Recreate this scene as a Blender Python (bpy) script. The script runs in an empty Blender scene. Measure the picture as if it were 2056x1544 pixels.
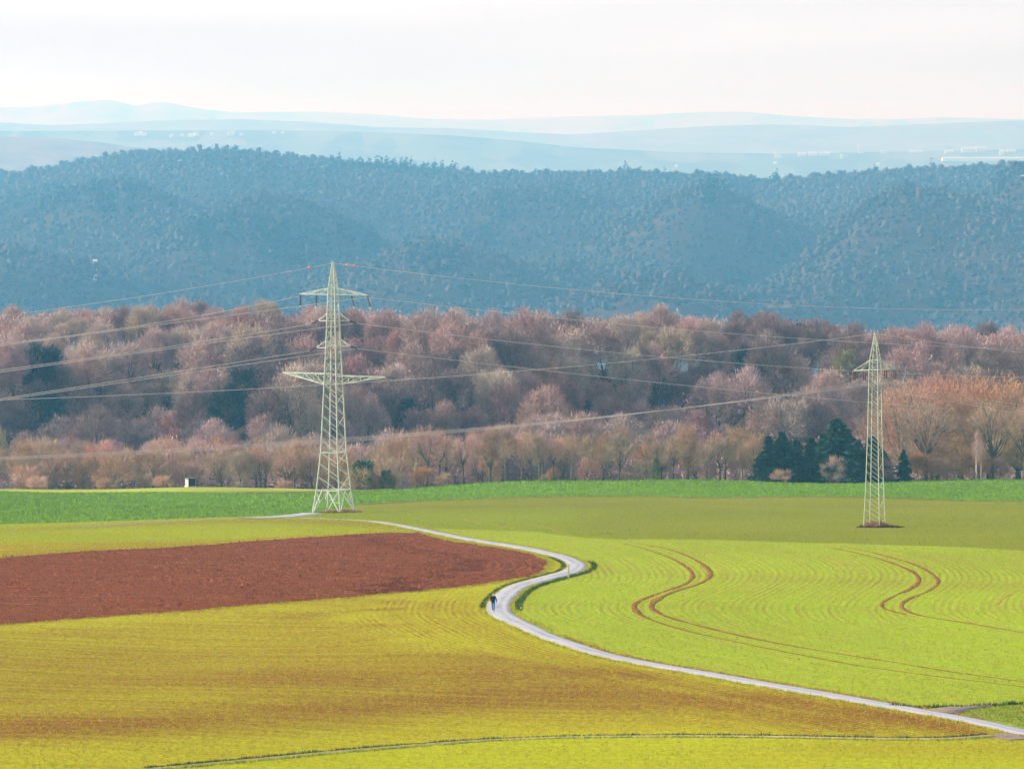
import bpy, math, random
import numpy as np
from mathutils import Vector, Matrix, geometry

# ------------------------------------------------------------------ camera, sky, sun, exposure
SC = bpy.context.scene
COL = SC.collection
FPX, CX, CY, HZ = 10000.0, 1028.0, 772.0, 250.0     # focal length, centre and horizon of the photograph, in its pixels
HZ0 = 330.0                                         # the row the terrain profiles below are measured from
TILT = (HZ0 - HZ) / FPX                             # the land falls away from the viewer by this much more
PITCH = math.atan((CY - HZ) / FPX)
cam_d = bpy.data.cameras.new('camera')
cam_d.sensor_width = 36.0
cam_d.lens = 36.0 * FPX / 2056.0
cam_d.clip_start, cam_d.clip_end = 1.0, 90000.0
cam = bpy.data.objects.new('camera', cam_d)
COL.objects.link(cam)
cam.rotation_euler = (math.pi / 2 - PITCH, 0, 0)
SC.camera = cam

SUN_EL, SUN_AZ = math.radians(21), math.radians(-82)   # azimuth from +Y (view direction) towards +X: the sun stands to the left
S_DIR = Vector((math.sin(SUN_AZ) * math.cos(SUN_EL), math.cos(SUN_AZ) * math.cos(SUN_EL), math.sin(SUN_EL)))
world = bpy.data.worlds.new('World')
SC.world = world
world.use_nodes = True
wt = world.node_tree
wt.nodes.clear()
def wn(t, **k):
    n = wt.nodes.new(t)
    for a, b in k.items():
        setattr(n, a, b)
    return n
w_out = wn('ShaderNodeOutputWorld')
w_sky = wn('ShaderNodeTexSky', sky_type='NISHITA', sun_disc=False, sun_elevation=SUN_EL, sun_rotation=SUN_AZ)
w_sky.air_density, w_sky.dust_density, w_sky.ozone_density = 1.0, 2.0, 1.0
w_bg = wn('ShaderNodeBackground')
w_bg.inputs['Strength'].default_value = 0.1
w_co = wn('ShaderNodeTexCoord')
w_map = wn('ShaderNodeMapping')
w_map.inputs['Scale'].default_value = (1.6, 1.6, 16.0)
w_noise = wn('ShaderNodeTexNoise')
w_noise.inputs['Scale'].default_value = 2.2
w_noise.inputs['Detail'].default_value = 6.0
w_noise.inputs['Roughness'].default_value = 0.5
w_ramp = wn('ShaderNodeMapRange')
w_ramp.inputs['From Min'].default_value, w_ramp.inputs['From Max'].default_value = 0.3, 0.7
w_ramp.inputs['To Min'].default_value, w_ramp.inputs['To Max'].default_value = 0.62, 1.0
w_cl = wn('ShaderNodeMixRGB')
w_cl.inputs['Color1'].default_value = (6.2, 6.3, 6.7, 1)      # thin layer cloud, its greyer and its whiter parts
w_cl.inputs['Color2'].default_value = (7.2, 7.3, 7.7, 1)
w_mix = wn('ShaderNodeMixRGB')
wt.links.new(w_co.outputs['Generated'], w_map.inputs['Vector'])
wt.links.new(w_map.outputs['Vector'], w_noise.inputs['Vector'])
wt.links.new(w_noise.outputs['Fac'], w_ramp.inputs['Value'])
wt.links.new(w_noise.outputs['Fac'], w_cl.inputs['Fac'])
wt.links.new(w_ramp.outputs['Result'], w_mix.inputs['Fac'])
wt.links.new(w_sky.outputs['Color'], w_mix.inputs['Color1'])
wt.links.new(w_cl.outputs['Color'], w_mix.inputs['Color2'])
wt.links.new(w_mix.outputs['Color'], w_bg.inputs['Color'])
wt.links.new(w_bg.outputs['Background'], w_out.inputs['Surface'])

sun_d = bpy.data.lights.new('sun', 'SUN')
sun_d.energy, sun_d.angle, sun_d.color = 5.0, math.radians(0.53), (1.0, 0.95, 0.88)
sun = bpy.data.objects.new('sun', sun_d)
COL.objects.link(sun)
sun.rotation_euler = S_DIR.to_track_quat('Z', 'Y').to_euler()

SC.view_settings.view_transform = 'Standard'
SC.view_settings.look = 'None'
SC.view_settings.exposure = 0.75
SC.view_settings.gamma = 1.0
SC.view_settings.use_curve_mapping = False
SC.cycles.use_denoising = True
SC.cycles.max_bounces = 6
SC.cycles.diffuse_bounces = 3
SC.cycles.volume_bounces = 2
SC.cycles.transparent_max_bounces = 8

HAZE_DENSITY = 1.3e-4
HAZE_COLOR = (0.205, 0.625, 1.0)
HAZE_G = 0.62

RNG = np.random.default_rng(11)
random.seed(11)

# ------------------------------------------------------------------ terrain
def sstep(a, b, t):
    t = np.clip((t - a) / (b - a), 0, 1)
    return t * t * (3 - 2 * t)

_pk = np.array([-400, -60, 0, 20, 60, 120, 200, 260, 320, 400, 460, 503, 560, 620, 700, 790, 880, 930, 965, 985, 1010, 1060, 1140, 1170])
_pz = np.array([-6, -3, -2.2, -8, -17.5, -26, -33.5, -37, -38.9, -40.0, -40.9, -42.05, -44.0, -46.7, -51.0, -55.4, -59.2, -60.4, -61.45, -62.6, -65.5, -74, -83, -83])
_ty = np.arange(-400, 1171, 2.0)
_tz = np.interp(_ty, _pk, _pz)
_k = np.exp(-0.5 * (np.arange(-12, 13) / 5.0) ** 2)
_k /= _k.sum()
_tz = np.convolve(np.pad(_tz, 12, mode='edge'), _k, mode='valid')

def px_line(pts, d):
    """a skyline given in photograph pixels, as ground coordinates at distance d: x and z"""
    a = np.array(pts, float)
    return (a[:, 0] - CX) / FPX * d, -(a[:, 1] - HZ0) / FPX * d

WOOD_TOP = px_line([(-500, 610), (0, 606), (250, 604), (450, 597), (620, 606), (850, 614), (1100, 612), (1250, 618), (1500, 620), (1640, 624), (1720, 634), (1745, 655), (1790, 640), (1900, 648), (2056, 640), (2600, 640)], 1290)
BLUE_TOP = px_line([(-600, 390), (0, 343), (100, 331), (200, 312), (280, 301), (370, 297), (450, 294), (520, 298), (560, 304), (640, 312), (800, 332), (1000, 343), (1250, 341), (1420, 345), (1540, 357), (1650, 350), (1800, 336), (1930, 329), (2056, 324), (2600, 310)], 4500)

def seg_dist(x, y, a, b):
    ax, ay, bx, by = *a, *b
    dx, dy = bx - ax, by - ay
    t = np.clip(((x - ax) * dx + (y - ay) * dy) / (dx * dx + dy * dy), 0, 1)
    return np.hypot(x - ax - t * dx, y - ay - t * dy), t

def ridge(x, y, a, b, w, h0, h1):
    d, t = seg_dist(x, y, a, b)
    return np.exp(-(d / w) ** 2) * (h0 + (h1 - h0) * t)

def pol(px, d):
    return ((px - CX) / FPX * d, d)

def h(x, y):
    x = np.asarray(x, float)
    y = np.asarray(y, float)
    z = np.interp(y, _ty, _tz)
    f = sstep(200, 330, y) * (1 - sstep(985, 1050, y))
    z = z - 1.75 * sstep(9, -36, x) * sstep(800, 955, y) * (1 - sstep(985, 1050, y))
    z = z + f * (0.22 * np.sin(x / 13.0 + y / 31.0) + 0.16 * np.sin(x / 7.7 - y / 23.0 + 1.0))
    # wooded slope beyond the fields
    top = np.interp(x, *WOOD_TOP) - 18.5
    zm = -83 + (top + 83) * np.clip((y - 1150) / 140.0, 0, 1) ** 0.9
    w = sstep(1120, 1180, y) * (1 - sstep(1272, 1300, y))
    zm = zm + w * (1 - 0.75 * sstep(1235, 1285, y)) * (5.6 * np.sin(x / 9.5 + y / 23.0) + 5.0 * np.sin(x / 17.0 - y / 15.0 + 2.0) + 2.0 * np.sin(x / 6.1 + y / 40.0 + 0.7))
    for a, b, ww, h0, h1 in (((-76, 1190), (-38, 1262), 15, 5, 7), ((50, 1185), (94, 1262), 15, 6, 8), ((-130, 1260), (-90, 1300), 14, 4, 4),
                             ((-20, 1180), (10, 1240), 13, 3, 4), ((20, 1240), (62, 1290), 13, 4, 3)):
        zm = zm + ridge(x, y, a, b, ww, h0, h1) * (1 - sstep(1272, 1300, y))
    for a, b, ww, h0, h1 in (((-120, 1180), (-85, 1230), 17, -6, -7), ((52, 1230), (82, 1262), 14, -9, -9), ((30, 1180), (48, 1215), 13, -6, -6), ((-96, 1265), (-70, 1290), 10, -6, -5)):
        zm = zm + ridge(x, y, a, b, ww, h0, h1)
    zm = zm - 90 * sstep(1300, 2400, y)
    z = np.where(y > 1140, np.where(y > 1170, zm, z + (zm - z) * sstep(1140, 1170, y)), z)
    # far blue hills, laid out at two thirds of their true size
    X, Y = x / 1.5, y / 1.5
    tb = np.interp(X / np.maximum(Y, 1) * 4500, *BLUE_TOP) - 15
    t = np.clip((Y - 2700) / 1800.0, 0, 1)
    zb = -140 + (tb + 140) * t ** 0.85
    fade = 1 - sstep(3650, 4300, Y)
    zb = zb + 44 * sstep(2750, 3050, Y) * fade * (0.42 * np.sin(X / 61.0 + Y / 120.0) + 0.30 * np.sin(X / 38.0 - Y / 90.0 + 1.3) + 0.32 * np.sin(X / 130.0 + Y / 210.0 + 0.5))
    for a, b, ww, h0, h1 in ((pol(2100, 4100), pol(1480, 3650), 55, 8, 13), (pol(2150, 3950), pol(1640, 3150), 60, 34, 34), (pol(2100, 3500), pol(1850, 3000), 50, 26, 16), (pol(1000, 3500), pol(1500, 3350), 70, 18, 16), (pol(200, 3700), pol(800, 3600), 80, 12, 14)):
        zb = zb + ridge(X, Y, a, b, ww, h0, h1) * fade
    for a, b, ww, h0, h1 in ((pol(1900, 4080), pol(1560, 3560), 55, -14, -34), (pol(2050, 3700), pol(1800, 3300), 45, -24, -18)):
        zb = zb + ridge(X, Y, a, b, ww, h0, h1) * fade
    zb = (zb - 190 * sstep(4510, 6200, Y)) * 1.5
    z = np.where(y > 2400, zb, z)
    z = np.where(y > 9300, -310.0, z)
    return z - TILT * np.maximum(y, 0)

def hs(x, y):
    return float(h(np.array([x]), np.array([y]))[0])

_c, _s = math.cos(PITCH), math.sin(PITCH)
def ray(px, py):
    u, v = (px - CX) / FPX, -(py - CY) / FPX
    return np.array([u, _c + v * _s, -_s + v * _c])     # forward is +Y, looking down by PITCH

def cast(px, py, f=h, d0=300.0, d1=1100.0, n=4000):
    d = ray(px, py)
    d = d / d[1]
    t = np.linspace(d0, d1, n)
    g = t * d[2] - f(t * d[0], t)
    i = np.argmax(g < 0)
    if g[i] >= 0:
        i = n - 1
    a, b = t[max(i - 1, 0)], t[i]
    for _ in range(30):
        m = 0.5 * (a + b)
        if m * d[2] - float(f(np.array([m * d[0]]), np.array([m]))[0]) < 0:
            b = m
        else:
            a = m
    return (a * d[0], a)

def at_depth(px, py, D):
    d = ray(px, py)
    d = d / d[1]
    return Vector((d[0] * D, D, d[2] * D))

def project(x, y, z):
    fy = y * _c - z * _s
    fz = y * _s + z * _c
    return CX + FPX * x / fy, CY - FPX * fz / fy

# ------------------------------------------------------------------ helpers: materials, meshes, tags
def lin(c):
    return tuple(((v / 255.0) / 12.92 if v <= 10 else (((v / 255.0) + 0.055) / 1.055) ** 2.4) for v in c)

class Nodes:
    def __init__(self, name, rough=0.9, spec=0.2):
        self.m = bpy.data.materials.new(name)
        self.m.use_nodes = True
        self.t = self.m.node_tree
        self.b = self.t.nodes['Principled BSDF']
        self.b.inputs['Roughness'].default_value = rough
        self.b.inputs['Specular IOR Level'].default_value = spec
    def n(self, typ, **k):
        nd = self.t.nodes.new(typ)
        for a, v in k.items():
            if a in nd.inputs:
                nd.inputs[a].default_value = v
            else:
                setattr(nd, a, v)
        return nd
    def link(self, a, b):
        self.t.links.new(a, b)
    def attr(self, name):
        return self.n('ShaderNodeAttribute', attribute_name=name).outputs['Fac']
    def math(self, op, a, b=None, clamp=False):
        nd = self.n('ShaderNodeMath', operation=op)
        nd.use_clamp = clamp
        for i, v in enumerate((a, b)):
            if v is None:
                continue
            if isinstance(v, (int, float)):
                nd.inputs[i].default_value = v
            else:
                self.link(v, nd.inputs[i])
        return nd.outputs[0]
    def combine(self, x, y, z=0.0):
        nd = self.n('ShaderNodeCombineXYZ')
        for i, v in enumerate((x, y, z)):
            if isinstance(v, (int, float)):
                nd.inputs[i].default_value = v
            else:
                self.link(v, nd.inputs[i])
        return nd.outputs[0]
    def noise(self, vec, scale, detail=3.0, rough=0.55):
        nd = self.n('ShaderNodeTexNoise', Scale=scale, Detail=detail, Roughness=rough)
        if vec is not None:
            self.link(vec, nd.inputs['Vector'])
        return nd.outputs['Fac']
    def mix(self, f, a, b, blend='MIX'):
        nd = self.n('ShaderNodeMixRGB', blend_type=blend)
        for i, v in ((0, f), (1, a), (2, b)):
            if isinstance(v, (int, float)):
                nd.inputs[i].default_value = v
            elif isinstance(v, tuple):
                nd.inputs[i].default_value = (*v[:3], 1)
            else:
                self.link(v, nd.inputs[i])
        return nd.outputs[0]
    def rng(self, v, a, b, c, d):
        nd = self.n('ShaderNodeMapRange')
        for i, q in enumerate((v, a, b, c, d)):
            if isinstance(q, (int, float)):
                nd.inputs[i].default_value = q
            else:
                self.link(q, nd.inputs[i])
        return nd.outputs[0]
    def pos(self):
        return self.n('ShaderNodeNewGeometry').outputs['Position']
    def bump(self, height, dist, strength=1.0):
        nd = self.n('ShaderNodeBump', Strength=strength, Distance=dist)
        self.link(height, nd.inputs['Height'])
        self.link(nd.outputs['Normal'], self.b.inputs['Normal'])
    def color(self, c):
        if isinstance(c, tuple):
            self.b.inputs['Base Color'].default_value = (*c[:3], 1)
        else:
            self.link(c, self.b.inputs['Base Color'])
        return self.m

def mesh_obj(name, verts, faces, mat=None, parent=None, smooth=False, loc=None):
    me = bpy.data.meshes.new(name)
    verts = np.asarray(verts, np.float32).reshape(-1, 3)
    if isinstance(faces, np.ndarray):
        k = faces.shape[1]
        me.vertices.add(len(verts))
        me.vertices.foreach_set('co', verts.ravel())
        me.loops.add(faces.size)
        me.loops.foreach_set('vertex_index', faces.ravel().astype(np.int32))
        me.polygons.add(len(faces))
        me.polygons.foreach_set('loop_start', np.arange(0, faces.size, k, dtype=np.int32))
        me.polygons.foreach_set('loop_total', np.full(len(faces), k, np.int32))
        me.update(calc_edges=True)
        me.validate()
    else:
        me.from_pydata([tuple(map(float, v)) for v in verts], [], faces)
        me.update()
    if mat is not None:
        me.materials.append(mat)
    if smooth:
        me.polygons.foreach_set('use_smooth', np.ones(len(me.polygons), bool))
    o = bpy.data.objects.new(name, me)
    COL.objects.link(o)
    o.parent = parent
    if loc is not None:
        o.location = loc
    return o

def set_attr(o, name, vals):
    a = o.data.attributes.new(name, 'FLOAT', 'POINT')
    a.data.foreach_set('value', np.asarray(vals, np.float32))

def tag(o, label=None, cat=None, group=None, kind=None):
    for k, v in (('label', label), ('category', cat), ('group', group), ('kind', kind)):
        if v:
            o[k] = v
    return o

def empty(name, loc, rz=0.0):
    o = bpy.data.objects.new(name, None)
    COL.objects.link(o)
    o.location = loc
    o.rotation_euler = (0, 0, rz)
    return o

def beam_mesh(p, q, w, d=None):
    """a square bar from p to q: vertices and quads"""
    p, q = Vector(p), Vector(q)
    d = d or w
    t = (q - p).normalized()
    s = t.cross(Vector((0, 0, 1)))
    if s.length < 1e-3:
        s = Vector((1, 0, 0))
    s.normalize()
    n = s.cross(t)
    v = [e + s * (a * w / 2) + n * (b * d / 2) for e in (p, q) for a, b in ((-1, -1), (1, -1), (1, 1), (-1, 1))]
    f = [(0, 3, 2, 1), (4, 5, 6, 7), (0, 1, 5, 4), (1, 2, 6, 5), (2, 3, 7, 6), (3, 0, 4, 7)]
    return v, f

def beam(name, p, q, w, mat, parent, d=None):
    v, f = beam_mesh(p, q, w, d)
    return mesh_obj(name, v, f, mat, parent)

def join(parts):
    V, F, o = [], [], 0
    for v, f in parts:
        V += [tuple(a) for a in v]
        F += [tuple(i + o for i in g) for g in f]
        o += len(v)
    return V, F

def tube(path, radii, k=6, cap=True):
    """a tapered tube along a path"""
    P = [Vector(p) for p in path]
    V, F = [], []
    ref = Vector((0.31, 0.17, 0.93))
    for i, p in enumerate(P):
        t = (P[min(i + 1, len(P) - 1)] - P[max(i - 1, 0)]).normalized()
        s = t.cross(ref)
        if s.length < 1e-3:
            s = t.cross(Vector((1, 0, 0)))
        s.normalize()
        n = s.cross(t)
        r = radii[i] if hasattr(radii, '__len__') else radii
        for j in range(k):
            a = 2 * math.pi * j / k
            V.append(p + s * (math.cos(a) * r) + n * (math.sin(a) * r))
    for i in range(len(P) - 1):
        for j in range(k):
            a, b = i * k + j, i * k + (j + 1) % k
            F.append((a, b, b + k, a + k))
    if cap:
        F.append(tuple(range(k - 1, -1, -1)))
        F.append(tuple(range((len(P) - 1) * k, len(P) * k)))
    return V, F

def box(x0, x1, y0, y1, z0, z1):
    v = [(x, y, z) for z in (z0, z1) for x, y in ((x0, y0), (x1, y0), (x1, y1), (x0, y1))]
    return v, [(0, 3, 2, 1), (4, 5, 6, 7), (0, 1, 5, 4), (1, 2, 6, 5), (2, 3, 7, 6), (3, 0, 4, 7)]

def slivers(p, d, length, width, rng):
    """thin triangles (twigs, blades, leaves) at points p along directions d"""
    n = len(p)
    d = d / np.maximum(np.linalg.norm(d, axis=1, keepdims=True), 1e-6)
    r = rng.normal(size=(n, 3))
    s = np.cross(d, r)
    s /= np.maximum(np.linalg.norm(s, axis=1, keepdims=True), 1e-6)
    s *= (np.asarray(width) * 0.5).reshape(-1, 1)
    L = np.asarray(length).reshape(-1, 1)
    V = np.stack([p - s, p + s, p + d * L], axis=1).reshape(-1, 3)
    return V, np.arange(3 * n).reshape(-1, 3)

def curve(pts, step=1.5):
    """smooth curve through plan points, resampled"""
    P = np.array(pts, float)
    P = np.vstack([2 * P[0] - P[1], P, 2 * P[-1] - P[-2]])
    out = []
    for i in range(1, len(P) - 2):
        p0, p1, p2, p3 = P[i - 1:i + 3]
        n = max(2, int(np.linalg.norm(p2 - p1) / step))
        t = np.linspace(0, 1, n, endpoint=False)[:, None]
        # centripetal-like tangents keep unevenly spaced points free of loops
        d1, d2, d3 = (max(np.linalg.norm(b - a), 1e-3) for a, b in ((p0, p1), (p1, p2), (p2, p3)))
        m1 = ((p1 - p0) / d1 * d2 + (p2 - p1)) * 0.5
        m2 = ((p2 - p1) + (p3 - p2) / d3 * d2) * 0.5
        out.append((2 * t**3 - 3 * t**2 + 1) * p1 + (t**3 - 2 * t**2 + t) * m1 + (-2 * t**3 + 3 * t**2) * p2 + (t**3 - t**2) * m2)
    out.append(P[-2:-1])
    return np.vstack(out)

def plan(pts):
    return [cast(*p) for p in pts]

def side_normals(c):
    t = np.gradient(c, axis=0)
    t /= np.maximum(np.linalg.norm(t, axis=1, keepdims=True), 1e-6)
    return np.stack([t[:, 1], -t[:, 0]], axis=1)

def ribbon(name, c, width, dz, mat, parent=None, cols=3, crown=0.0, edge=0.0):
    """a strip of ground laid along a plan curve; its rims reach below the field it lies on"""
    n = side_normals(c)
    w = np.full(len(c), width) if np.isscalar(width) else np.asarray(width)
    if edge:
        w = w * (1 + edge * np.convolve(RNG.normal(size=len(c)), np.ones(5) / 5, mode='same'))
    u = np.linspace(-1, 1, cols)
    V = []
    for k in u:
        xy = c + n * (w * 0.5 * k)[:, None]
        V.append(np.column_stack([xy, h(xy[:, 0], xy[:, 1]) + dz + crown * (1 - k * k)]))
    for k in (-1, 1):     # skirts
        xy = c + n * ((w * 0.5 + 0.12) * k)[:, None]
        V.insert(0 if k < 0 else len(V), np.column_stack([xy, h(xy[:, 0], xy[:, 1]) - 0.12]))
    m = len(c)
    V = np.vstack(V)
    F = []
    for j in range(cols + 1):
        a = np.arange(m - 1) + j * m
        F.append(np.column_stack([a, a + m, a + m + 1, a + 1]))
    o = mesh_obj(name, V, np.vstack(F), mat, parent)
    uu = np.repeat(np.r_[-1.1, u, 1.1], m)
    set_attr(o, 'u', uu)
    vv = np.r_[0, np.cumsum(np.linalg.norm(np.diff(c, axis=0), axis=1))]
    set_attr(o, 'v', np.tile(vv, cols + 2))
    return o

def in_poly(x, y, poly):
    p = np.asarray(poly)
    inside = np.zeros(len(x), bool)
    j = len(p) - 1
    for i in range(len(p)):
        c = (p[i, 1] > y) != (p[j, 1] > y)
        if c.any():
            xx = (p[j, 0] - p[i, 0]) * (y - p[i, 1]) / (p[j, 1] - p[i, 1] + 1e-12) + p[i, 0]
            inside ^= c & (x < xx)
        j = i
    return inside

# ------------------------------------------------------------------ materials
def field_material(name, crop, crop2, soil, row=0.75, row_amt=0.10, stretch=0.12, patch=0.30, bumpd=0.06, tram=3.0, tram_amt=0.05):
    """a sown field: attribute u runs across the drill rows, v along them, soil = how thin the crop stands"""
    q = Nodes(name, 0.95, 0.0)
    u, v, s = q.attr('u'), q.attr('v'), q.attr('soil')
    vec = q.combine(u, q.math('MULTIPLY', v, stretch))
    fine = q.noise(q.pos(), 2.6, 4.0, 0.7)
    mid = q.noise(vec, 0.75, 4.0, 0.6)
    big = q.noise(q.pos(), 0.035, 3.0, 0.55)
    streak = q.noise(q.combine(u, q.math('MULTIPLY', v, stretch * 0.25)), 0.33, 2.0, 0.5)
    wob = q.math('ADD', u, q.math('MULTIPLY', q.noise(q.combine(q.math('MULTIPLY', u, 0.2), q.math('MULTIPLY', v, 0.05)), 1.0, 2.0), 0.5))
    rows = q.math('SINE', q.math('MULTIPLY', wob, 2 * math.pi / row))
    rows2 = q.math('SINE', q.math('MULTIPLY', wob, 2 * math.pi / tram))
    gate = q.rng(q.noise(q.combine(q.math('MULTIPLY', u, 0.5), q.math('MULTIPLY', v, 0.03)), 1.0, 2.0), 0.35, 0.65, 0.0, 1.6)
    f = q.math('ADD', s, q.math('MULTIPLY', q.math('SUBTRACT', mid, 0.5), patch * 1.6))
    f = q.math('ADD', f, q.math('MULTIPLY', q.math('SUBTRACT', big, 0.5), patch * 1.3))
    f = q.math('ADD', f, q.math('MULTIPLY', q.math('SUBTRACT', fine, 0.5), patch * 2.2))
    f = q.math('ADD', f, q.math('MULTIPLY', q.math('SUBTRACT', streak, 0.5), patch * 1.2))
    f = q.math('ADD', f, q.math('MULTIPLY', q.math('MULTIPLY', rows, gate), row_amt))
    f = q.math('ADD', f, q.math('MULTIPLY', rows2, tram_amt), clamp=True)
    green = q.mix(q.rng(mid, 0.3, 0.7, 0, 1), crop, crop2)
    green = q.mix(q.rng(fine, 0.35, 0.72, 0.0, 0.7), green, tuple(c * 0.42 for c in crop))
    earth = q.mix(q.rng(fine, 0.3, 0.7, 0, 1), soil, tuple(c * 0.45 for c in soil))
    q.color(q.mix(f, green, earth))
    q.bump(fine, bumpd)
    return q.m

SOIL = (0.30, 0.125, 0.06)
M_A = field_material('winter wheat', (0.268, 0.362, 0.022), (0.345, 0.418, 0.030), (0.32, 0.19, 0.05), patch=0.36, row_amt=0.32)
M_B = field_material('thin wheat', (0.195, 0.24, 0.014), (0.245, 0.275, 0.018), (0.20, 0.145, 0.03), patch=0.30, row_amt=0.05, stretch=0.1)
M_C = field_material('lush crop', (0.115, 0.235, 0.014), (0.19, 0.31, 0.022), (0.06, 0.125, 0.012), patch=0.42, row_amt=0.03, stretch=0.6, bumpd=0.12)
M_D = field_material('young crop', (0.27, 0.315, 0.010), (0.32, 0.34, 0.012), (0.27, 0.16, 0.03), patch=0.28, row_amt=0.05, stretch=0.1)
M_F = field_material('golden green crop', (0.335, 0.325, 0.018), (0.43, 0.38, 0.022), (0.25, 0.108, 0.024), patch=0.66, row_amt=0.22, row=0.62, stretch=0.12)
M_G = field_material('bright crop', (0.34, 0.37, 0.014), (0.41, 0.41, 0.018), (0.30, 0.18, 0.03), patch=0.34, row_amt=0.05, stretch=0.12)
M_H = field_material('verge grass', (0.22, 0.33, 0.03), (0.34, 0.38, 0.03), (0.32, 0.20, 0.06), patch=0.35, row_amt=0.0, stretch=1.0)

def ploughed_material():
    q = Nodes('ploughed earth', 0.95, 0.0)
    u, v = q.attr('u'), q.attr('v')
    p = q.pos()
    clod = q.noise(p, 1.9, 5.0, 0.75)
    mid = q.noise(q.combine(u, q.math('MULTIPLY', v, 0.12)), 0.8, 4.0, 0.6)
    big = q.noise(p, 0.05, 3.0)
    c = q.mix(q.rng(clod, 0.38, 0.64, 0, 1), (0.040, 0.014, 0.006), (0.245, 0.075, 0.035))
    c = q.mix(q.rng(mid, 0.4, 0.65, 0, 0.65), c, (0.23, 0.085, 0.022))
    weeds = q.math('MULTIPLY', q.rng(q.noise(q.combine(q.math('MULTIPLY', v, 0.04), q.math('MULTIPLY', u, 0.4)), 1.0, 3.0), 0.58, 0.70, 0, 0.75), q.rng(clod, 0.35, 0.6, 0, 1))
    c = q.mix(weeds, c, (0.30, 0.24, 0.05))
    c = q.mix(q.rng(big, 0.3, 0.7, 0.0, 0.25), c, (0.25, 0.055, 0.012))
    q.color(c)
    hgt = q.math('ADD', clod, q.math('MULTIPLY', q.math('SINE', q.math('MULTIPLY', u, 2 * math.pi / 0.9)), 0.22))
    q.bump(hgt, 0.25)
    return q.m
M_E = ploughed_material()

def simple(name, c1, c2, scale=1.0, rough=0.9, bump=0.0, spec=0.0, obj_var=0.0, detail=3.0):
    q = Nodes(name, rough, spec)
    f = q.noise(q.pos(), scale, detail, 0.65)
    c = q.mix(q.rng(f, 0.3, 0.7, 0, 1), c1, c2)
    if obj_var:
        r = q.n('ShaderNodeObjectInfo').outputs['Random']
        hsv = q.n('ShaderNodeHueSaturation')
        q.link(q.rng(r, 0, 1, 1 - obj_var, 1 + obj_var), hsv.inputs['Value'])
        r2 = q.math('FRACT', q.math('MULTIPLY', r, 7.31))
        q.link(q.rng(r2, 0, 1, 0.485, 0.515), hsv.inputs['Hue'])
        q.link(q.rng(q.math('FRACT', q.math('MULTIPLY', r, 3.77)), 0, 1, 0.8, 1.15), hsv.inputs['Saturation'])
        q.link(c, hsv.inputs['Color'])
        c = hsv.outputs['Color']
    q.color(c)
    if bump:
        q.bump(f, bump)
    return q.m

def road_material():
    q = Nodes('worn asphalt', 0.55, 0.45)
    u, v = q.attr('u'), q.attr('v')
    p = q.pos()
    base = q.noise(q.combine(q.math('MULTIPLY', u, 1.6), q.math('MULTIPLY', v, 0.10)), 1.4, 4.0, 0.6)
    fine = q.noise(p, 3.0, 4.0, 0.7)
    patchy = q.noise(q.combine(q.math('MULTIPLY', u, 0.5), q.math('MULTIPLY', v, 0.045)), 2.0, 4.0, 0.65)
    base = q.math('ADD', q.math('MULTIPLY', base, 0.5), q.math('MULTIPLY', patchy, 0.5))
    c = q.mix(q.rng(base, 0.40, 0.60, 0, 1), (0.185, 0.200, 0.222), (0.35, 0.338, 0.355))  # worn tone in patches; the lighter ones also hold painted sheen
    wheel = q.math('ABSOLUTE', q.math('SUBTRACT', q.math('ABSOLUTE', u), 0.5))
    c = q.mix(q.rng(wheel, 0.05, 0.35, 0.55, 0.0), c, (0.44, 0.42, 0.425))
    c = q.mix(q.rng(fine, 0.35, 0.75, 0.0, 0.5), c, (0.20, 0.19, 0.20))
    dirt = q.math('MULTIPLY', q.rng(q.math('ABSOLUTE', u), 0.75, 1.0, 0, 0.8), q.rng(q.noise(p, 0.5, 3.0), 0.4, 0.6, 0, 1))
    c = q.mix(dirt, c, (0.33, 0.22, 0.16))
    q.color(c)
    q.link(q.rng(base, 0.3, 0.7, 0.7, 0.42), q.b.inputs['Roughness'])
    return q.m
M_ROAD = road_material()
M_MUD = simple('wet mud', (0.10, 0.062, 0.042), (0.26, 0.175, 0.13), 0.7, 0.6, 0.05, 0.4)
M_TRAM = simple('bare soil of wheel tracks', (0.13, 0.058, 0.02), (0.25, 0.10, 0.04), 1.2, 0.9, 0.05)
M_TRAM2 = simple('thin soil of faint tracks', (0.24, 0.14, 0.045), (0.33, 0.25, 0.05), 1.2, 0.9, 0.05)
M_EARTH = simple('red verge earth', (0.33, 0.13, 0.05), (0.42, 0.27, 0.07), 0.6, 0.95, 0.04)
M_GRAVEL = simple('pale gravel', (0.28, 0.22, 0.15), (0.42, 0.34, 0.26), 2.0, 0.9, 0.03)
M_GROUND = simple('leaf litter', (0.045, 0.032, 0.024), (0.085, 0.058, 0.04), 0.3, 0.95)
M_VERGE = simple('verge blades', (0.10, 0.19, 0.02), (0.24, 0.30, 0.03), 0.8, 0.85)
M_VERGE_DK = simple('rank verge blades', (0.030, 0.060, 0.010), (0.085, 0.125, 0.018), 0.9, 0.85)  # much darker tone than the other verge blades
M_DRY = simple('dry stalks', (0.20, 0.105, 0.06), (0.38, 0.20, 0.11), 0.9, 0.9)
M_STEEL = simple('painted lattice steel', (0.37, 0.41, 0.32), (0.52, 0.55, 0.44), 0.7, 0.55, 0, 0.35)
M_STEEL2 = simple('weathered lattice steel', (0.35, 0.39, 0.29), (0.49, 0.51, 0.39), 0.7, 0.55, 0, 0.35)
M_CERAMIC = simple('brown insulator glaze', (0.045, 0.03, 0.03), (0.08, 0.05, 0.05), 3.0, 0.35, 0, 0.5)
M_CERAMIC2 = simple('red brown insulator glaze', (0.16, 0.02, 0.022), (0.22, 0.035, 0.035), 3.0, 0.35, 0, 0.5)
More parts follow.
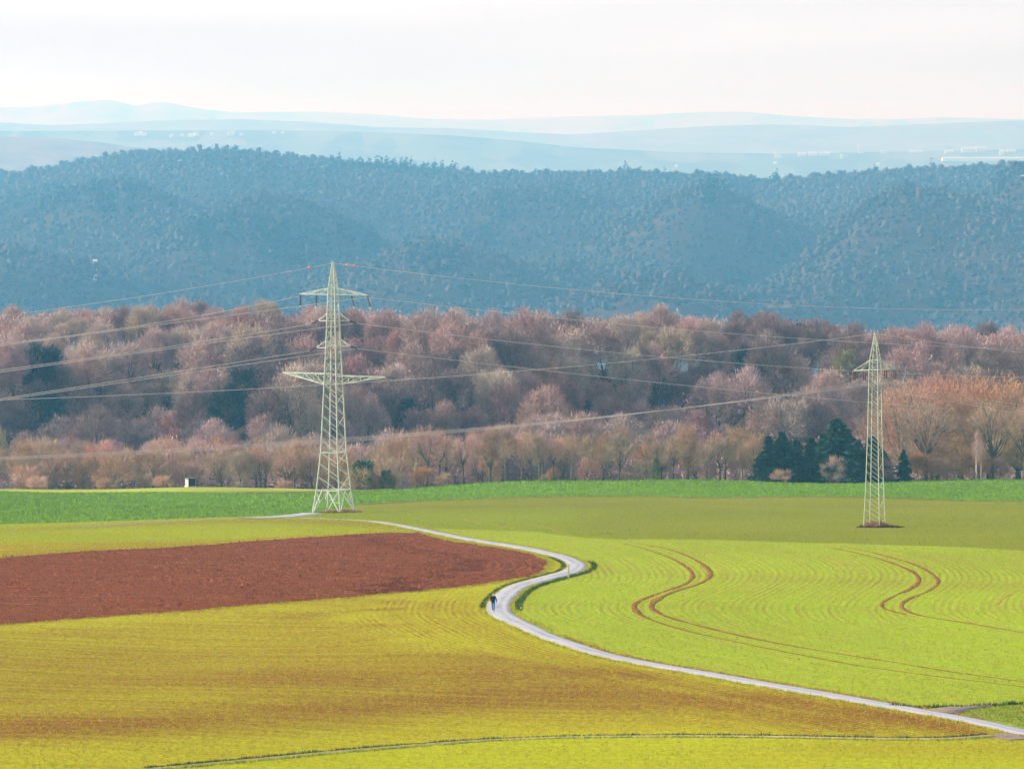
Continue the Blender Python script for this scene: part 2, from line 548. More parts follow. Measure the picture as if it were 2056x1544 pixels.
M_WIRE = simple('aluminium wire', (0.56, 0.47, 0.43), (0.70, 0.60, 0.55), 0.5, 0.5, 0, 0.5)
M_BALL = simple('orange red marker ball', (0.75, 0.12, 0.07), (0.85, 0.20, 0.12), 1.0, 0.5, 0, 0.4)
M_CONC = simple('concrete', (0.40, 0.38, 0.34), (0.55, 0.52, 0.48), 2.0, 0.9)

def tree_mats(name, a, b, var=0.10):
    return simple(name, a, b, 0.45, 0.9, 0, 0.0, var)
TW = {
    'mauve': tree_mats('mauve twigs', (0.31, 0.20, 0.17), (0.54, 0.375, 0.325)),
    'buff': tree_mats('buff twigs', (0.33, 0.25, 0.18), (0.52, 0.405, 0.315)),
    'russet': tree_mats('russet twigs', (0.27, 0.155, 0.135), (0.45, 0.28, 0.24)),
    'olive': tree_mats('lichen green twigs', (0.22, 0.20, 0.085), (0.40, 0.37, 0.17)),
    'dark': tree_mats('dark brown twigs', (0.16, 0.11, 0.10), (0.30, 0.205, 0.185)),
    'green': tree_mats('dark evergreen needles', (0.020, 0.050, 0.030), (0.045, 0.085, 0.045), 0.15),
    'orange': tree_mats('orange brown twigs', (0.36, 0.195, 0.105), (0.55, 0.325, 0.19), 0.08),
    'brown': tree_mats('brown twigs', (0.27, 0.175, 0.105), (0.47, 0.32, 0.20), 0.2),
    'pink': tree_mats('rosy twigs', (0.40, 0.225, 0.165), (0.58, 0.36, 0.27), 0.15),
    'evergreen': tree_mats('shade dark green foliage', (0.014, 0.030, 0.030), (0.036, 0.062, 0.050), 0.15),  # puts the slope's shadow into the colour of round crowns
    'ivy': tree_mats('ivy leaves', (0.055, 0.095, 0.018), (0.20, 0.25, 0.045), 0.1),
    'birch': tree_mats('birch twigs', (0.42, 0.24, 0.19), (0.62, 0.42, 0.36), 0.1),
}
M_BARK = simple('grey brown bark', (0.075, 0.055, 0.042), (0.16, 0.125, 0.085), 1.5, 0.95, 0.03)
M_BARK_LT = simple('lichen grown bark', (0.20, 0.175, 0.09), (0.34, 0.28, 0.17), 1.5, 0.95, 0.03)
M_BIRCH = simple('pale birch bark', (0.42, 0.36, 0.33), (0.66, 0.60, 0.56), 1.5, 0.8, 0.02)

# ------------------------------------------------------------------ ground sheet and fields
def grid_sheet(name, xs, ys, zf, mat):
    X, Y = np.meshgrid(xs, ys)
    Z = zf(X, Y)
    n, m = len(xs), len(ys)
    i = (np.arange(m - 1)[:, None] * n + np.arange(n - 1)[None, :]).ravel()
    F = np.column_stack([i, i + 1, i + 1 + n, i + n])
    return mesh_obj(name, np.column_stack([X.ravel(), Y.ravel(), Z.ravel()]), F, mat, smooth=True)

FX0, FX1, FY0, FY1 = -135.0, 135.0, 296.0, 1012.0
def ground_z(x, y):
    inside = sstep(FX0 - 2, FX0 + 16, x) * (1 - sstep(FX1 - 16, FX1 + 2, x)) * sstep(FY0, FY0 + 14, y) * (1 - sstep(FY1 - 14, FY1, y))
    return h(x, y) - 0.5 * inside - 0.06
_xs = np.arange(-900, 901, 15.0)
_g = 900 * 1.09 ** np.arange(1, 23)
gx = np.r_[-_g[::-1], _xs, _g]
gy = np.r_[np.arange(-300, 1700, 8.0), np.arange(1700, 9300, 40.0), np.arange(9300, 44600, 1500.0)]
tag(grid_sheet('ground', gx, gy, ground_z, M_GROUND), kind='structure')

ROAD_PX = [(2056, 1471), (1960, 1449), (1800, 1420), (1600, 1385), (1400, 1350), (1300, 1333), (1210, 1314), (1143, 1293), (1094, 1276), (1061, 1260), (1023, 1243), (1004, 1230), (1001, 1216), (1012, 1199), (1044, 1177), (1103, 1160), (1148, 1147), (1158, 1134), (1132, 1120), (1094, 1110), (1040, 1099), (975, 1089), (900, 1075), (830, 1061), (780, 1052), (735, 1046), (680, 1043), (600, 1040)]
road_plan = plan(ROAD_PX)
r0, r1 = np.array(road_plan[0]), np.array(road_plan[1])
road_plan = [tuple(r0 + (r0 - r1) / np.linalg.norm(r0 - r1) * k) for k in (95, 45)] + road_plan
ROAD = curve(road_plan, 1.2)
SPUR = curve(plan([(500, 1040.5), (560, 1038), (600, 1034), (628, 1030)]), 1.2)

def ext(pts, left=-140.0, right=140.0, slope=True):
    p = list(pts)
    if p[0][0] > left:
        k = (p[1][1] - p[0][1]) / (p[1][0] - p[0][0]) if slope else 0
        p.insert(0, (left, p[0][1] + k * (left - p[0][0])))
    if right is not None and p[-1][0] < right:
        k = (p[-1][1] - p[-2][1]) / (p[-1][0] - p[-2][0]) if slope else 0
        p.append((right, p[-1][1] + k * (right - p[-1][0])))
    return p

C_LINE = ext(plan([(0, 1052), (120, 1049), (250, 1045), (400, 1040), (500, 1037), (600, 1031), (640, 1026), (720, 1014), (850, 1006), (1000, 1001), (1300, 997), (1600, 998), (1850, 1003), (2056, 1007)]), slope=False)
C_LINE = [(float(a), float(b)) for a, b in C_LINE]
YEL_LINE = plan([(0, 988.5), (250, 990), (450, 992.5), (560, 993), (640, 991), (700, 989)])
AB_LINE = plan([(1085, 1068), (1120, 1074), (1180, 1080), (1250, 1083), (1450, 1084), (1700, 1091), (2056, 1106)])
AB_LINE = ext(AB_LINE, left=AB_LINE[0][0])
E_POLY = plan([(0, 1120), (300, 1101), (500, 1086), (700, 1073), (780, 1069), (840, 1070), (900, 1084), (960, 1093), (1020, 1102), (1070, 1112), (1100, 1124), (1108, 1136), (1096, 1148), (1070, 1158), (960, 1176), (850, 1187), (700, 1200), (550, 1212), (400, 1225), (200, 1240), (0, 1256)])
e0, e1 = E_POLY[0], E_POLY[-1]
E_POLY = [(-140.0, e0[1] - 25)] + E_POLY + [(-140.0, e1[1] - 26)]
TRACK_PX = [(300, 1543), (420, 1532), (560, 1519), (700, 1506), (850, 1494), (1000, 1484), (1150, 1479), (1300, 1477), (1450, 1477), (1600, 1479), (1750, 1482), (1900, 1482), (1990, 1476)]
TRACK_PLAN = plan(TRACK_PX)
TRACK = curve(TRACK_PLAN, 0.8)
G_LINE = ext(TRACK_PLAN, right=None)
H_LINE = plan([(1790, 1417), (1850, 1421), (1930, 1420), (2000, 1416), (2056, 1412)])
H_LINE = ext(H_LINE, left=H_LINE[0][0])

# interior points on a jittered grid, plus every boundary as a constrained edge
gxs, gys = np.arange(FX0, FX1 + 1, 3.0), np.arange(FY0, FY1 + 1, 3.2)
GX, GY = np.meshgrid(gxs, gys)
pts = np.column_stack([GX.ravel(), GY.ravel()])
jit = RNG.uniform(-0.9, 0.9, pts.shape)
inner = (pts[:, 0] > FX0 + 1) & (pts[:, 0] < FX1 - 1) & (pts[:, 1] > FY0 + 1) & (pts[:, 1] < FY1 - 1)
pts = pts + jit * inner[:, None]
verts2 = [Vector((float(a), float(b))) for a, b in pts]
edges2 = []
def resample(pl, step=2.0, close=False):
    pl = [np.array(p, float) for p in pl]
    if close:
        pl = pl + [pl[0]]
    out = []
    for a, b in zip(pl, pl[1:]):
        n = max(1, int(np.linalg.norm(b - a) / step))
        out += [a + (b - a) * k / n for k in range(n)]
    out.append(pl[-1])
    return np.array(out)
def wobble(c, amp):
    n = side_normals(c)
    k = np.convolve(RNG.normal(size=len(c)), np.ones(3) / 3, mode='same') * amp
    k[0] = k[-1] = 0
    return c + n * k[:, None]
roadb = ROAD[::2]
cb = wobble(resample(C_LINE), 0.5)
ab = resample(AB_LINE)
eb = wobble(resample(E_POLY, 1.6, True), 0.28)
gb = resample(curve(G_LINE, 2.0))
hb = wobble(resample(H_LINE), 0.3)
yb = wobble(resample(YEL_LINE), 0.3)
for pl in (roadb, cb, ab, eb, gb, hb):
    k = len(verts2)
    ok = (pl[:, 0] > FX0) & (pl[:, 0] < FX1) & (pl[:, 1] > FY0) & (pl[:, 1] < FY1)
    verts2 += [Vector((float(a), float(b))) for a, b in pl]
    edges2 += [(k + i, k + i + 1) for i in range(len(pl) - 1) if ok[i] and ok[i + 1]]
vo, eo, fo, *_ = geometry.delaunay_2d_cdt(verts2, edges2, [], 0, 1e-4)
P2 = np.array([(v.x, v.y) for v in vo])
T2 = np.array([tuple(f) for f in fo])
cen = P2[T2].mean(axis=1)
ok = (np.abs(cen[:, 0]) < FX1) & (cen[:, 1] > FY0) & (cen[:, 1] < FY1)
T2, cen = T2[ok], cen[ok]
ar = (P2[T2[:, 1]] - P2[T2[:, 0]])
ar2 = (P2[T2[:, 2]] - P2[T2[:, 0]])
flip = ar[:, 0] * ar2[:, 1] - ar[:, 1] * ar2[:, 0] < 0
T2[flip] = T2[flip][:, ::-1]

def y_on(line, x):
    l = np.asarray(line)
    o = np.argsort(l[:, 0])
    return np.interp(x, l[o, 0], l[o, 1])
def road_x(y):
    o = np.argsort(ROAD[:, 1])
    return np.interp(y, ROAD[o, 1], ROAD[o, 0])

def classify(x, y):
    reg = np.full(len(x), 'F', dtype='<U1')
    right = x > road_x(y)
    above_c = y > y_on(cb, x)
    above_ab = y > y_on(ab, x)
    e_top = np.interp(x, [-140, E_POLY[5][0], E_POLY[10][0]], [e0[1] - 25, E_POLY[5][1], E_POLY[10][1]])
    reg[(~right) & (y > 560) & (y > e_top)] = 'D'
    reg[(~right) & (y < y_on(gb, x))] = 'G'
    reg[right] = 'A'
    reg[right & above_ab] = 'B'
    reg[right & (y < y_on(hb, x)) & (x > hb[0, 0])] = 'H'
    reg[above_c] = 'C'
    reg[in_poly(x, y, eb)] = 'E'
    reg[(y < 345) & (reg == 'A')] = 'H'
    return reg
REG = classify(cen[:, 0], cen[:, 1])

# drill rows of the right field run parallel to its wheel tracks
T1L_PX = [(1252, 1091), (1300, 1104), (1350, 1122), (1381, 1141), (1391, 1156), (1378, 1171), (1340, 1185), (1298, 1200), (1276, 1212), (1274, 1221), (1295, 1239), (1370, 1264), (1480, 1289), (1600, 1313), (1750, 1340), (1900, 1360), (2056, 1379)]
T1L = curve(plan(T1L_PX), 1.0)
def s_x(y):
    o = np.argsort(T1L[:, 1])
    a, b = T1L[o, 1], T1L[o, 0]
    k0 = (b[12] - b[0]) / (a[12] - a[0])
    k1 = (b[-1] - b[-13]) / (a[-1] - a[-13])
    return np.where(y < a[0], b[0] + k0 * (y - a[0]), np.where(y > a[-1], b[-1] + k1 * (y - a[-1]), np.interp(y, a, b)))

def soil_map(reg, x, y):
    px, py = project(x, y, h(x, y))
    def band(pl, hw, amt):
        c = np.interp(px, [p[0] for p in pl], [p[1] for p in pl])
        return amt * np.exp(-((py - c) / hw) ** 2)
    if reg == 'F':
        s = 0.51 + 0.0 * x
        s = s + band([(0, 1467), (400, 1443), (800, 1414), (1000, 1402), (1300, 1392), (1600, 1422), (1900, 1446)], 26, 0.42)
        s = s + band([(0, 1312), (700, 1318)], 16, 0.15 ) + band([(0, 1385), (700, 1360), (1000, 1350)], 18, 0.13)
        s = s + band([(900, 1318), (1010, 1326), (1150, 1345), (1300, 1362)], 9, 0.45) * sstep(900, 1000, px) * (1 - sstep(1250, 1350, px))
        s = s - band([(0, 1350), (700, 1335)], 12, 0.10)
        s = s - band([(0, 1262), (550, 1225), (900, 1195), (1000, 1180)], 10, 0.3)
        s = s - 0.32 * sstep(0, 34, py - np.interp(px, [0, 400, 1000, 1400, 2000], [1476, 1466, 1430, 1440, 1462]))
        edge = np.interp(py, [1180, 1205, 1240, 1262, 1285, 1305, 1330, 1400], [860, 735, 690, 715, 770, 850, 1000, 1300])
        hd = sstep(-8, 12, px - edge)
        s = s - hd * 0.2 * (1 - sstep(1345, 1400, py))
        for c, w_, a_ in ((edge + 9, 7, -0.45), (edge + 42, 5, 0.42), (edge + 62, 12, -0.3), (edge + 100, 5, 0.2), (edge + 150, 5, 0.2), (edge + 130, 12, -0.2)):
            s = s + a_ * np.exp(-((px - c) / w_) ** 2) * (1 - sstep(1290, 1330, py))
        d = np.abs(x - road_x(y))
        s = s - 0.2 * np.exp(-(d / 2.5) ** 2)
        s = s + band([(950, 1345), (1300, 1400)], 10, 0.05)
        return s
    if reg == 'A':
        s = 0.13 + 0 * x
        s = s + 0.09 * sstep(1260, 1090, py) + 0.12 * np.exp(-((py - 1130) / 30) ** 2) * sstep(1400, 1900, px)
        d = x - road_x(y)
        s = s + 0.10 * np.exp(-(d / 3.0) ** 2)
        s = s + 0.16 * np.exp(-((py - np.interp(px, [1100, 1300, 1700], [1216, 1216, 1222])) / 7) ** 2)
        s = s + 0.20 * np.exp(-((py - np.interp(px, [1180, 1450, 1900], [1143, 1157, 1175])) / 8) ** 2)
        return s
    if reg == 'B':
        s = 0.32 + 0 * x
        s = s - 0.25 * sstep(1240, 1100, px) * sstep(1010, 1040, py)
        s = s + 0.14 * np.exp(-((py - np.interp(px, [900, 1400, 2056], [1020, 1010, 1020])) / 4) ** 2)
        s = s + 0.35 * np.exp(-((px - 900) / 90) ** 2 - ((py - 1017) / 3) ** 2)
        return s
    if reg == 'D':
        s = 0.16 + 0 * x
        s = s + 0.45 * np.exp(-((py - np.interp(px, [0, 250, 500, 640, 900], [1066, 1054, 1045, 1047, 1062])) / 5) ** 2)
        s = s + 0.2 * sstep(450, 800, px)
        return s
    if reg == 'G':
        return 0.2 + 0.25 * np.exp(-((py - 1500) / 12) ** 2) * sstep(1300, 1900, px) + 0 * x
    if reg == 'C':
        s = 0.25 + 0 * x + 0.35 * np.exp(-((y - y_on(cb, x)) / 3.0) ** 2) + 0.2 * sstep(-60, -90, x)
        s = s + 0.6 * np.exp(-((px - (1905 + (1000 - py) * 1.6)) / 5) ** 2) * (px > 1850)
        return s
    return 0.3 + 0 * x

FIELD_DEF = {
    'A': ('wheat_field', M_A), 'B': ('thin_wheat_field', M_B), 'C': ('lush_field', M_C), 'D': ('young_crop_field', M_D),
    'E': ('ploughed_field', M_E), 'F': ('golden_field', M_F), 'G': ('bright_field', M_G), 'H': ('grass_verge', M_H)}
FIELD_TRI = {}
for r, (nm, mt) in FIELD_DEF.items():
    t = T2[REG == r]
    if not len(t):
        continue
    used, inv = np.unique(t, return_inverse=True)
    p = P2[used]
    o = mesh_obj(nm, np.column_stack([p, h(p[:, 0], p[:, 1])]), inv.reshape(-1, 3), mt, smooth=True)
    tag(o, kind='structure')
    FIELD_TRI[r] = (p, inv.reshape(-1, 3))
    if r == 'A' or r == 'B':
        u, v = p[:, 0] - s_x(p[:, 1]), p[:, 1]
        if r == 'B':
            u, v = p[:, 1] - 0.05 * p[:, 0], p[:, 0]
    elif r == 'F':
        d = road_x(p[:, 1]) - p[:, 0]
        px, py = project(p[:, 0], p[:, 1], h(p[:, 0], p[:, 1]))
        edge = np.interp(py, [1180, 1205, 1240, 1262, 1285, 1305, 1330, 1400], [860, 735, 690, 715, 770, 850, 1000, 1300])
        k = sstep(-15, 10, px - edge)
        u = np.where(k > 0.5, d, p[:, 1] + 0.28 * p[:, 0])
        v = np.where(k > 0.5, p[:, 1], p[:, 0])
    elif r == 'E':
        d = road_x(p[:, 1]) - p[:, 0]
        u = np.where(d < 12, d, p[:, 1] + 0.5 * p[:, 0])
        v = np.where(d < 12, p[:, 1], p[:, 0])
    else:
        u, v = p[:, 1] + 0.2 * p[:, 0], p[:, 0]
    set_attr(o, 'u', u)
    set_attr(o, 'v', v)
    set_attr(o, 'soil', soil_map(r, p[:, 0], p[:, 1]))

# pale grass strip along the far rim of the lush field
YEL = curve(ext(YEL_LINE, right=None), 2.0)
tag(ribbon('grass_strip', YEL + np.array([0, 18.0]), 20.0, 0.32, simple('pale rim grass', (0.22, 0.27, 0.03), (0.31, 0.31, 0.05), 0.6), cols=4, edge=0.05), kind='structure')
bpy.data.objects['grass_strip'].data.attributes.new('soil', 'FLOAT', 'POINT')

# the road, its spur by the pylon, the muddy track end and the field track
rw = np.interp(ROAD[:, 1], [340, 400, 432, 450, 560, 600, 700, 800], [1.75, 1.65, 1.85, 2.2, 2.1, 1.95, 1.9, 2.0])
tag(ribbon('road', ROAD, rw, 0.07, M_ROAD, cols=5, crown=0.03, edge=0.02), kind='structure')
tag(ribbon('road', SPUR, 3.6, 0.062, M_ROAD, cols=5, crown=0.02, edge=0.04), kind='structure')
MUDC = curve(plan([(150, 1059), (250, 1052), (330, 1047.5), (420, 1044), (500, 1041.5), (560, 1040)]), 1.5)
tag(ribbon('muddy_path', MUDC, 2.6, 0.045, M_MUD, cols=4, edge=0.35), kind='structure')
tag(ribbon('field_path', TRACK, np.interp(TRACK[:, 0], [-25, 0, 25], [0.15, 0.4, 0.5]), 0.03, M_GRAVEL, cols=3, edge=0.2), kind='structure')
tag(ribbon('muddy_path', curve(plan([(1880, 1432), (1905, 1426), (1935, 1421), (1990, 1417)]), 0.8), [*np.linspace(3.2, 0.6, len(curve(plan([(1880, 1432), (1905, 1426), (1935, 1421), (1990, 1417)]), 0.8)))], 0.09, M_MUD, cols=4, edge=0.1), kind='structure')
tag(ribbon('muddy_path', curve(plan([(1995, 1476), (2020, 1478), (2060, 1484)]), 0.8), 2.6, 0.05, M_MUD, cols=4, edge=0.25), kind='structure')

# wheel tracks in the wheat (tramlines)
T1R = curve(plan([(1278, 1090), (1340, 1102), (1392, 1122), (1421, 1142), (1425, 1158), (1402, 1172), (1362, 1185), (1328, 1199), (1310, 1212), (1312, 1224), (1345, 1240), (1410, 1258), (1500, 1279), (1640, 1305), (1780, 1327), (1920, 1350), (2056, 1369)]), 1.0)
T2L = curve(plan([(1655, 1096), (1720, 1110), (1790, 1130), (1835, 1150), (1845, 1166), (1830, 1181), (1790, 1199), (1771, 1212), (1777, 1222), (1820, 1234)]), 1.0)
T2R = curve(plan([(1690, 1096), (1770, 1114), (1840, 1135), (1875, 1155), (1883, 1171), (1865, 1186), (1830, 1200), (1811, 1213), (1815, 1223), (1850, 1236), (1950, 1252), (2056, 1270)]), 1.0)
def tram_w(c, w):
    _, py = project(c[:, 0], c[:, 1], h(c[:, 0], c[:, 1]))
    return w * np.interp(py, [1090, 1105, 1130, 1170, 1230, 1270, 1330], [0.5, 0.75, 1.0, 1.15, 1.1, 0.9, 0.6])
for c, w in ((T1L, 0.44), (T1R, 0.46), (T2L, 0.38), (T2R, 0.38)):
    tag(ribbon('wheel_track_path', c, tram_w(c, w), 0.02, M_TRAM, cols=3, edge=0.4), kind='structure')
for pl in ([(1055, 1052), (1100, 1060), (1150, 1075)], [(560, 1066), (600, 1068), (630, 1075)], [(510, 1068), (560, 1072), (605, 1079)], [(930, 1043), (1000, 1055), (1060, 1067)],
           [(1660, 1122), (1690, 1130), (1740, 1142)], [(2050, 1184), (2020, 1197), (2000, 1215)]):
    tag(ribbon('faint_track_path', curve(plan(pl), 1.0), 0.28, 0.02, M_TRAM2, cols=3, edge=0.2), kind='structure')

# clods and crop plants: too many to count
def scatter(r, n, rng, near_bias=1.0):
    p, t = FIELD_TRI[r]
    a, b, c = p[t[:, 0]], p[t[:, 1]], p[t[:, 2]]
    cen_ = (a + b + c) / 3
    area = np.abs((b - a)[:, 0] * (c - a)[:, 1] - (b - a)[:, 1] * (c - a)[:, 0])
    vis = (np.abs(cen_[:, 0]) < 0.115 * cen_[:, 1] + 2)
    wgt = area * vis / cen_[:, 1] ** near_bias
    i = rng.choice(len(t), n, p=wgt / wgt.sum())
    r1, r2 = np.sqrt(rng.random(n))[:, None], rng.random(n)[:, None]
    q = a[i] * (1 - r1) + b[i] * (r1 * (1 - r2)) + c[i] * (r1 * r2)
    dr = np.abs(q[:, 0] - road_x(q[:, 1]))
    return q[dr > 1.7]

def clods(name, label, r, n, size, mat, seed):
    rng = np.random.default_rng(seed)
    q = scatter(r, n, rng)
    n = len(q)
    z = h(q[:, 0], q[:, 1])
    s = size * rng.lognormal(0, 0.45, n)
    ang = rng.uniform(0, 6.28, n)
    V = []
    for k in range(3):
        a = ang + k * 2.094 + rng.normal(0, 0.3, n)
        V.append(np.column_stack([q[:, 0] + np.cos(a) * s, q[:, 1] + np.sin(a) * s, z - 0.03]))
    V.append(np.column_stack([q[:, 0] + rng.normal(0, 0.2, n) * s, q[:, 1] + rng.normal(0, 0.2, n) * s, z + s * rng.uniform(0.5, 0.95, n)]))
    V = np.stack(V, axis=1).reshape(-1, 3)
    i = np.arange(n)[:, None] * 4
    F = np.vstack([i + np.array(f) for f in ((0, 1, 3), (1, 2, 3), (2, 0, 3))])
    tag(mesh_obj(name, V, F, mat), label, 'soil', kind='stuff')

def crop(name, label, r, n, hgt, wid, mat, seed, blades=2, bias=1.0):
    rng = np.random.default_rng(seed)
    q = scatter(r, n, rng, bias)
    q = np.repeat(q, blades, axis=0) + rng.normal(0, hgt * 0.4, (len(q) * blades, 2))
    n = len(q)
    p = np.column_stack([q, h(q[:, 0], q[:, 1]) - 0.02])
    d = np.column_stack([rng.normal(0, 0.55, (n, 2)), np.ones(n)])
    V, F = slivers(p, d, hgt * rng.uniform(0.5, 1.35, n), wid * rng.uniform(0.6, 1.4, n), rng)
    tag(mesh_obj(name, V, F, mat), label, 'crop', kind='stuff')

M_CROP_A = simple('wheat blades', (0.25, 0.345, 0.018), (0.36, 0.43, 0.028), 0.5, 0.85)
M_CROP_B = simple('thin wheat blades', (0.17, 0.215, 0.014), (0.25, 0.28, 0.02), 0.5, 0.85)
M_CROP_C = simple('lush crop leaves', (0.11, 0.225, 0.018), (0.23, 0.35, 0.03), 0.5, 0.7)
M_CROP_F = simple('golden green blades', (0.30, 0.32, 0.014), (0.44, 0.41, 0.022), 0.3, 0.85)
M_CLOD = simple('broken clods', (0.06, 0.018, 0.008), (0.31, 0.10, 0.05), 0.9, 0.95)
clods('ploughed_clods', 'red-brown clods of broken earth covering the ploughed field', 'E', 50000, 0.085, M_CLOD, 3)
crop('wheat_blades', 'bright green wheat blades sprouting on the field right of the winding road', 'A', 46000, 0.16, 0.05, M_CROP_A, 4)
crop('thin_wheat_blades', 'olive wheat blades on the flat field around the small pylon', 'B', 22000, 0.18, 0.06, M_CROP_B, 5)
crop('lush_leaves', 'emerald leafy crop on the field in front of the treeline', 'C', 40000, 0.30, 0.16, M_CROP_C, 6, 2, 0.0)
crop('golden_blades', 'yellow-green blades sprouting thinly on the golden field left of the road', 'F', 46000, 0.15, 0.05, M_CROP_F, 7)
crop('young_blades', 'green blades on the narrow field between ploughed earth and lush crop', 'D', 12000, 0.17, 0.06, M_CROP_A, 8)
crop('bright_blades', 'bright yellow-green blades on the strip below the field track', 'G', 14000, 0.15, 0.05, M_CROP_F, 9)
crop('verge_grass', 'rough green grass beside the road junction with the muddy turn-off', 'H', 8000, 0.13, 0.05, M_VERGE, 10)

def verge(name, label, c, off, width, hgt, dens, mat, seed, wid=0.06):
    """a strip of longer grass along a plan curve"""
    rng = np.random.default_rng(seed)
    n0 = side_normals(c)
    L = np.r_[0, np.cumsum(np.linalg.norm(np.diff(c, axis=0), axis=1))]
    n = int(L[-1] * dens)
    s = rng.uniform(0, L[-1], n)
    clump = 0.55 + 0.45 * np.sin(s * 1.7 + np.sin(s * 0.6) * 2) * np.sin(s * 0.37 + 1)
    o = off + (rng.random(n) + rng.random(n) - 1) * width * 0.5
    x = np.interp(s, L, c[:, 0]) + np.interp(s, L, n0[:, 0]) * o
    y = np.interp(s, L, c[:, 1]) + np.interp(s, L, n0[:, 1]) * o
    p = np.column_stack([x, y, h(x, y) - 0.02])
    d = np.column_stack([rng.normal(0, 0.5, (n, 2)), np.ones(n)])
    V, F = slivers(p, d, hgt * (0.5 + 0.7 * clump) * rng.uniform(0.6, 1.2, n), wid * rng.uniform(0.6, 1.5, n), rng)
    tag(mesh_obj(name, V, F, mat), label, 'grass', kind='stuff')

def road_part(y0, y1):
    return ROAD[(ROAD[:, 1] >= y0) & (ROAD[:, 1] <= y1)]
def yp(px, py):
    return cast(px, py)[1]
verge('verge_grass', 'dark grass lip on the left of the road through its S-bend', road_part(yp(980, 1222), yp(1125, 1118)), -1.45, 0.6, 0.26, 55, M_VERGE_DK, 21, 0.05)
verge('verge_grass', 'dark grass lip on the right of the road through its S-bend', road_part(yp(1030, 1226), yp(1180, 1128)), 1.85, 0.8, 0.32, 55, M_VERGE_DK, 22, 0.05)
verge('verge_grass', 'short yellow-green grass edging the left of the road', road_part(320, 800), -1.25, 1.2, 0.2, 45, M_CROP_F, 23)
verge('verge_grass', 'short yellow-green grass edging the right of the road', road_part(350, 800), 1.35, 1.4, 0.2, 45, M_CROP_F, 24)
verge('dry_grass', 'dry rust-coloured grass along the right edge of the lower road', road_part(348, yp(1130, 1281)), 1.3, 0.8, 0.2, 40, M_EARTH, 25)
verge('verge_grass', 'dark tufty grass line along the far side of the field track', TRACK, -0.45, 0.5, 0.22, 70, M_VERGE_DK, 26, 0.05)
verge('verge_grass', 'low grass along the near side of the field track', TRACK, 0.95, 0.8, 0.18, 50, M_VERGE, 27)
verge('verge_grass', 'dark weedy edge above the muddy turn-off', resample(H_LINE, 1.0), 0.0, 1.0, 0.35, 60, M_VERGE_DK, 28, 0.07)
verge('field_edge_grass', 'dark weedy seam between lush crop and thin wheat', resample([p for p in C_LINE if p[0] > -28], 1.0), 0.3, 1.6, 0.28, 40, M_DRY, 29, 0.08)

verge('verge_grass', 'ragged yellow-green grass fringing the ploughed field', eb[(eb[:, 0] > -95)], 0.0, 1.1, 0.2, 45, M_CROP_F, 30)
# ------------------------------------------------------------------ far hills
def hill_sheet(name, ridge_px, d0, d1, base, mat, rough, seed, back=0.35, nx=220, nd=40, p=0.8):
    """a range of hills whose crest, at distance d1, follows ridge_px"""
    rx = np.array([q[0] for q in ridge_px], float)
    rz = -(np.array([q[1] for q in ridge_px], float) - HZ0) / FPX * d1
    rng = np.random.default_rng(seed)
    ph = rng.uniform(0, 6.28, (10, 2))
    def f(x, y):
        px = x / y * FPX + CX
        top = np.interp(px, rx, rz)
        t = np.clip((y - d0) / (d1 - d0), 0, 1) ** p
        z = base + (top - base) * t
        k = np.sin(np.pi * np.clip((y - d0) / (d1 - d0), 0, 1))
        for i in range(10):
            wl = d1 * 0.05 / (1.55 ** i)
            a = rough * 0.5 / (1.5 ** i)
            wv = np.sin(x / wl * 2.2 + ph[i, 0] + 1.7 * np.sin(y / wl * 0.7 + ph[i, 1]))
            z = z + a * wv * (k if i < 4 else 0.25 + 0.75 * k)
        return np.where(y > d1, z - (top - base) * ((np.maximum(y, d1) - d1) / (d1 * back)) ** 1.2, z) - TILT * y
    xs = np.linspace(-0.125, 0.125, nx)
    ys = np.r_[np.linspace(d0, d1, nd), np.linspace(d1 * (1 + back / 6), d1 * (1 + back * 0.9), 6)]
    X = xs[None, :] * ys[:, None]
    Y = np.repeat(ys[:, None], nx, axis=1)
    Z = f(X, Y)
    i = (np.arange(len(ys) - 1)[:, None] * nx + np.arange(nx - 1)[None, :]).ravel()
    o = mesh_obj(name, np.column_stack([X.ravel(), Y.ravel(), Z.ravel()]), np.column_stack([i, i + 1, i + 1 + nx, i + nx]), mat, smooth=True)
    tag(o, kind='structure')
    return f

def far_wood_mat(name, dark, light, scale, clear=0.0):
    q = Nodes(name, 0.95, 0.05)
    p = q.pos()
    a = q.noise(p, scale, 5.0, 0.7)
    c = q.mix(q.rng(a, 0.35, 0.65, 0, 1), dark, light)
    if clear:
        v = q.n('ShaderNodeTexVoronoi', Scale=0.012, feature='F1')
        m = q.n('ShaderNodeMapping')
        m.inputs['Scale'].default_value = (1, 0.22, 0.0)
        q.link(p, m.inputs['Vector'])
        q.link(m.outputs['Vector'], v.inputs['Vector'])
        sep = q.n('ShaderNodeSeparateColor')
        q.link(v.outputs['Color'], sep.inputs['Color'])
        fld = q.mix(sep.outputs['Green'], (0.135, 0.14, 0.09), (0.20, 0.155, 0.125))
        c = q.mix(q.rng(sep.outputs['Red'], 1 - clear - 0.01, 1 - clear + 0.01, 0, 1), c, fld)
    q.color(c)
    return q.m
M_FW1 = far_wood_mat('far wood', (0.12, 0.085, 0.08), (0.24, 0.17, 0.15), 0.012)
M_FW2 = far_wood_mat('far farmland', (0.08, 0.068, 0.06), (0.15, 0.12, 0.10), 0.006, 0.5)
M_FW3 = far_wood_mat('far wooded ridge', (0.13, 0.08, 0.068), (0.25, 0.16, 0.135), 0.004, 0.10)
M_FW4 = far_wood_mat('far mountains', (0.22, 0.125, 0.10), (0.36, 0.22, 0.18), 0.0015, 0.12)

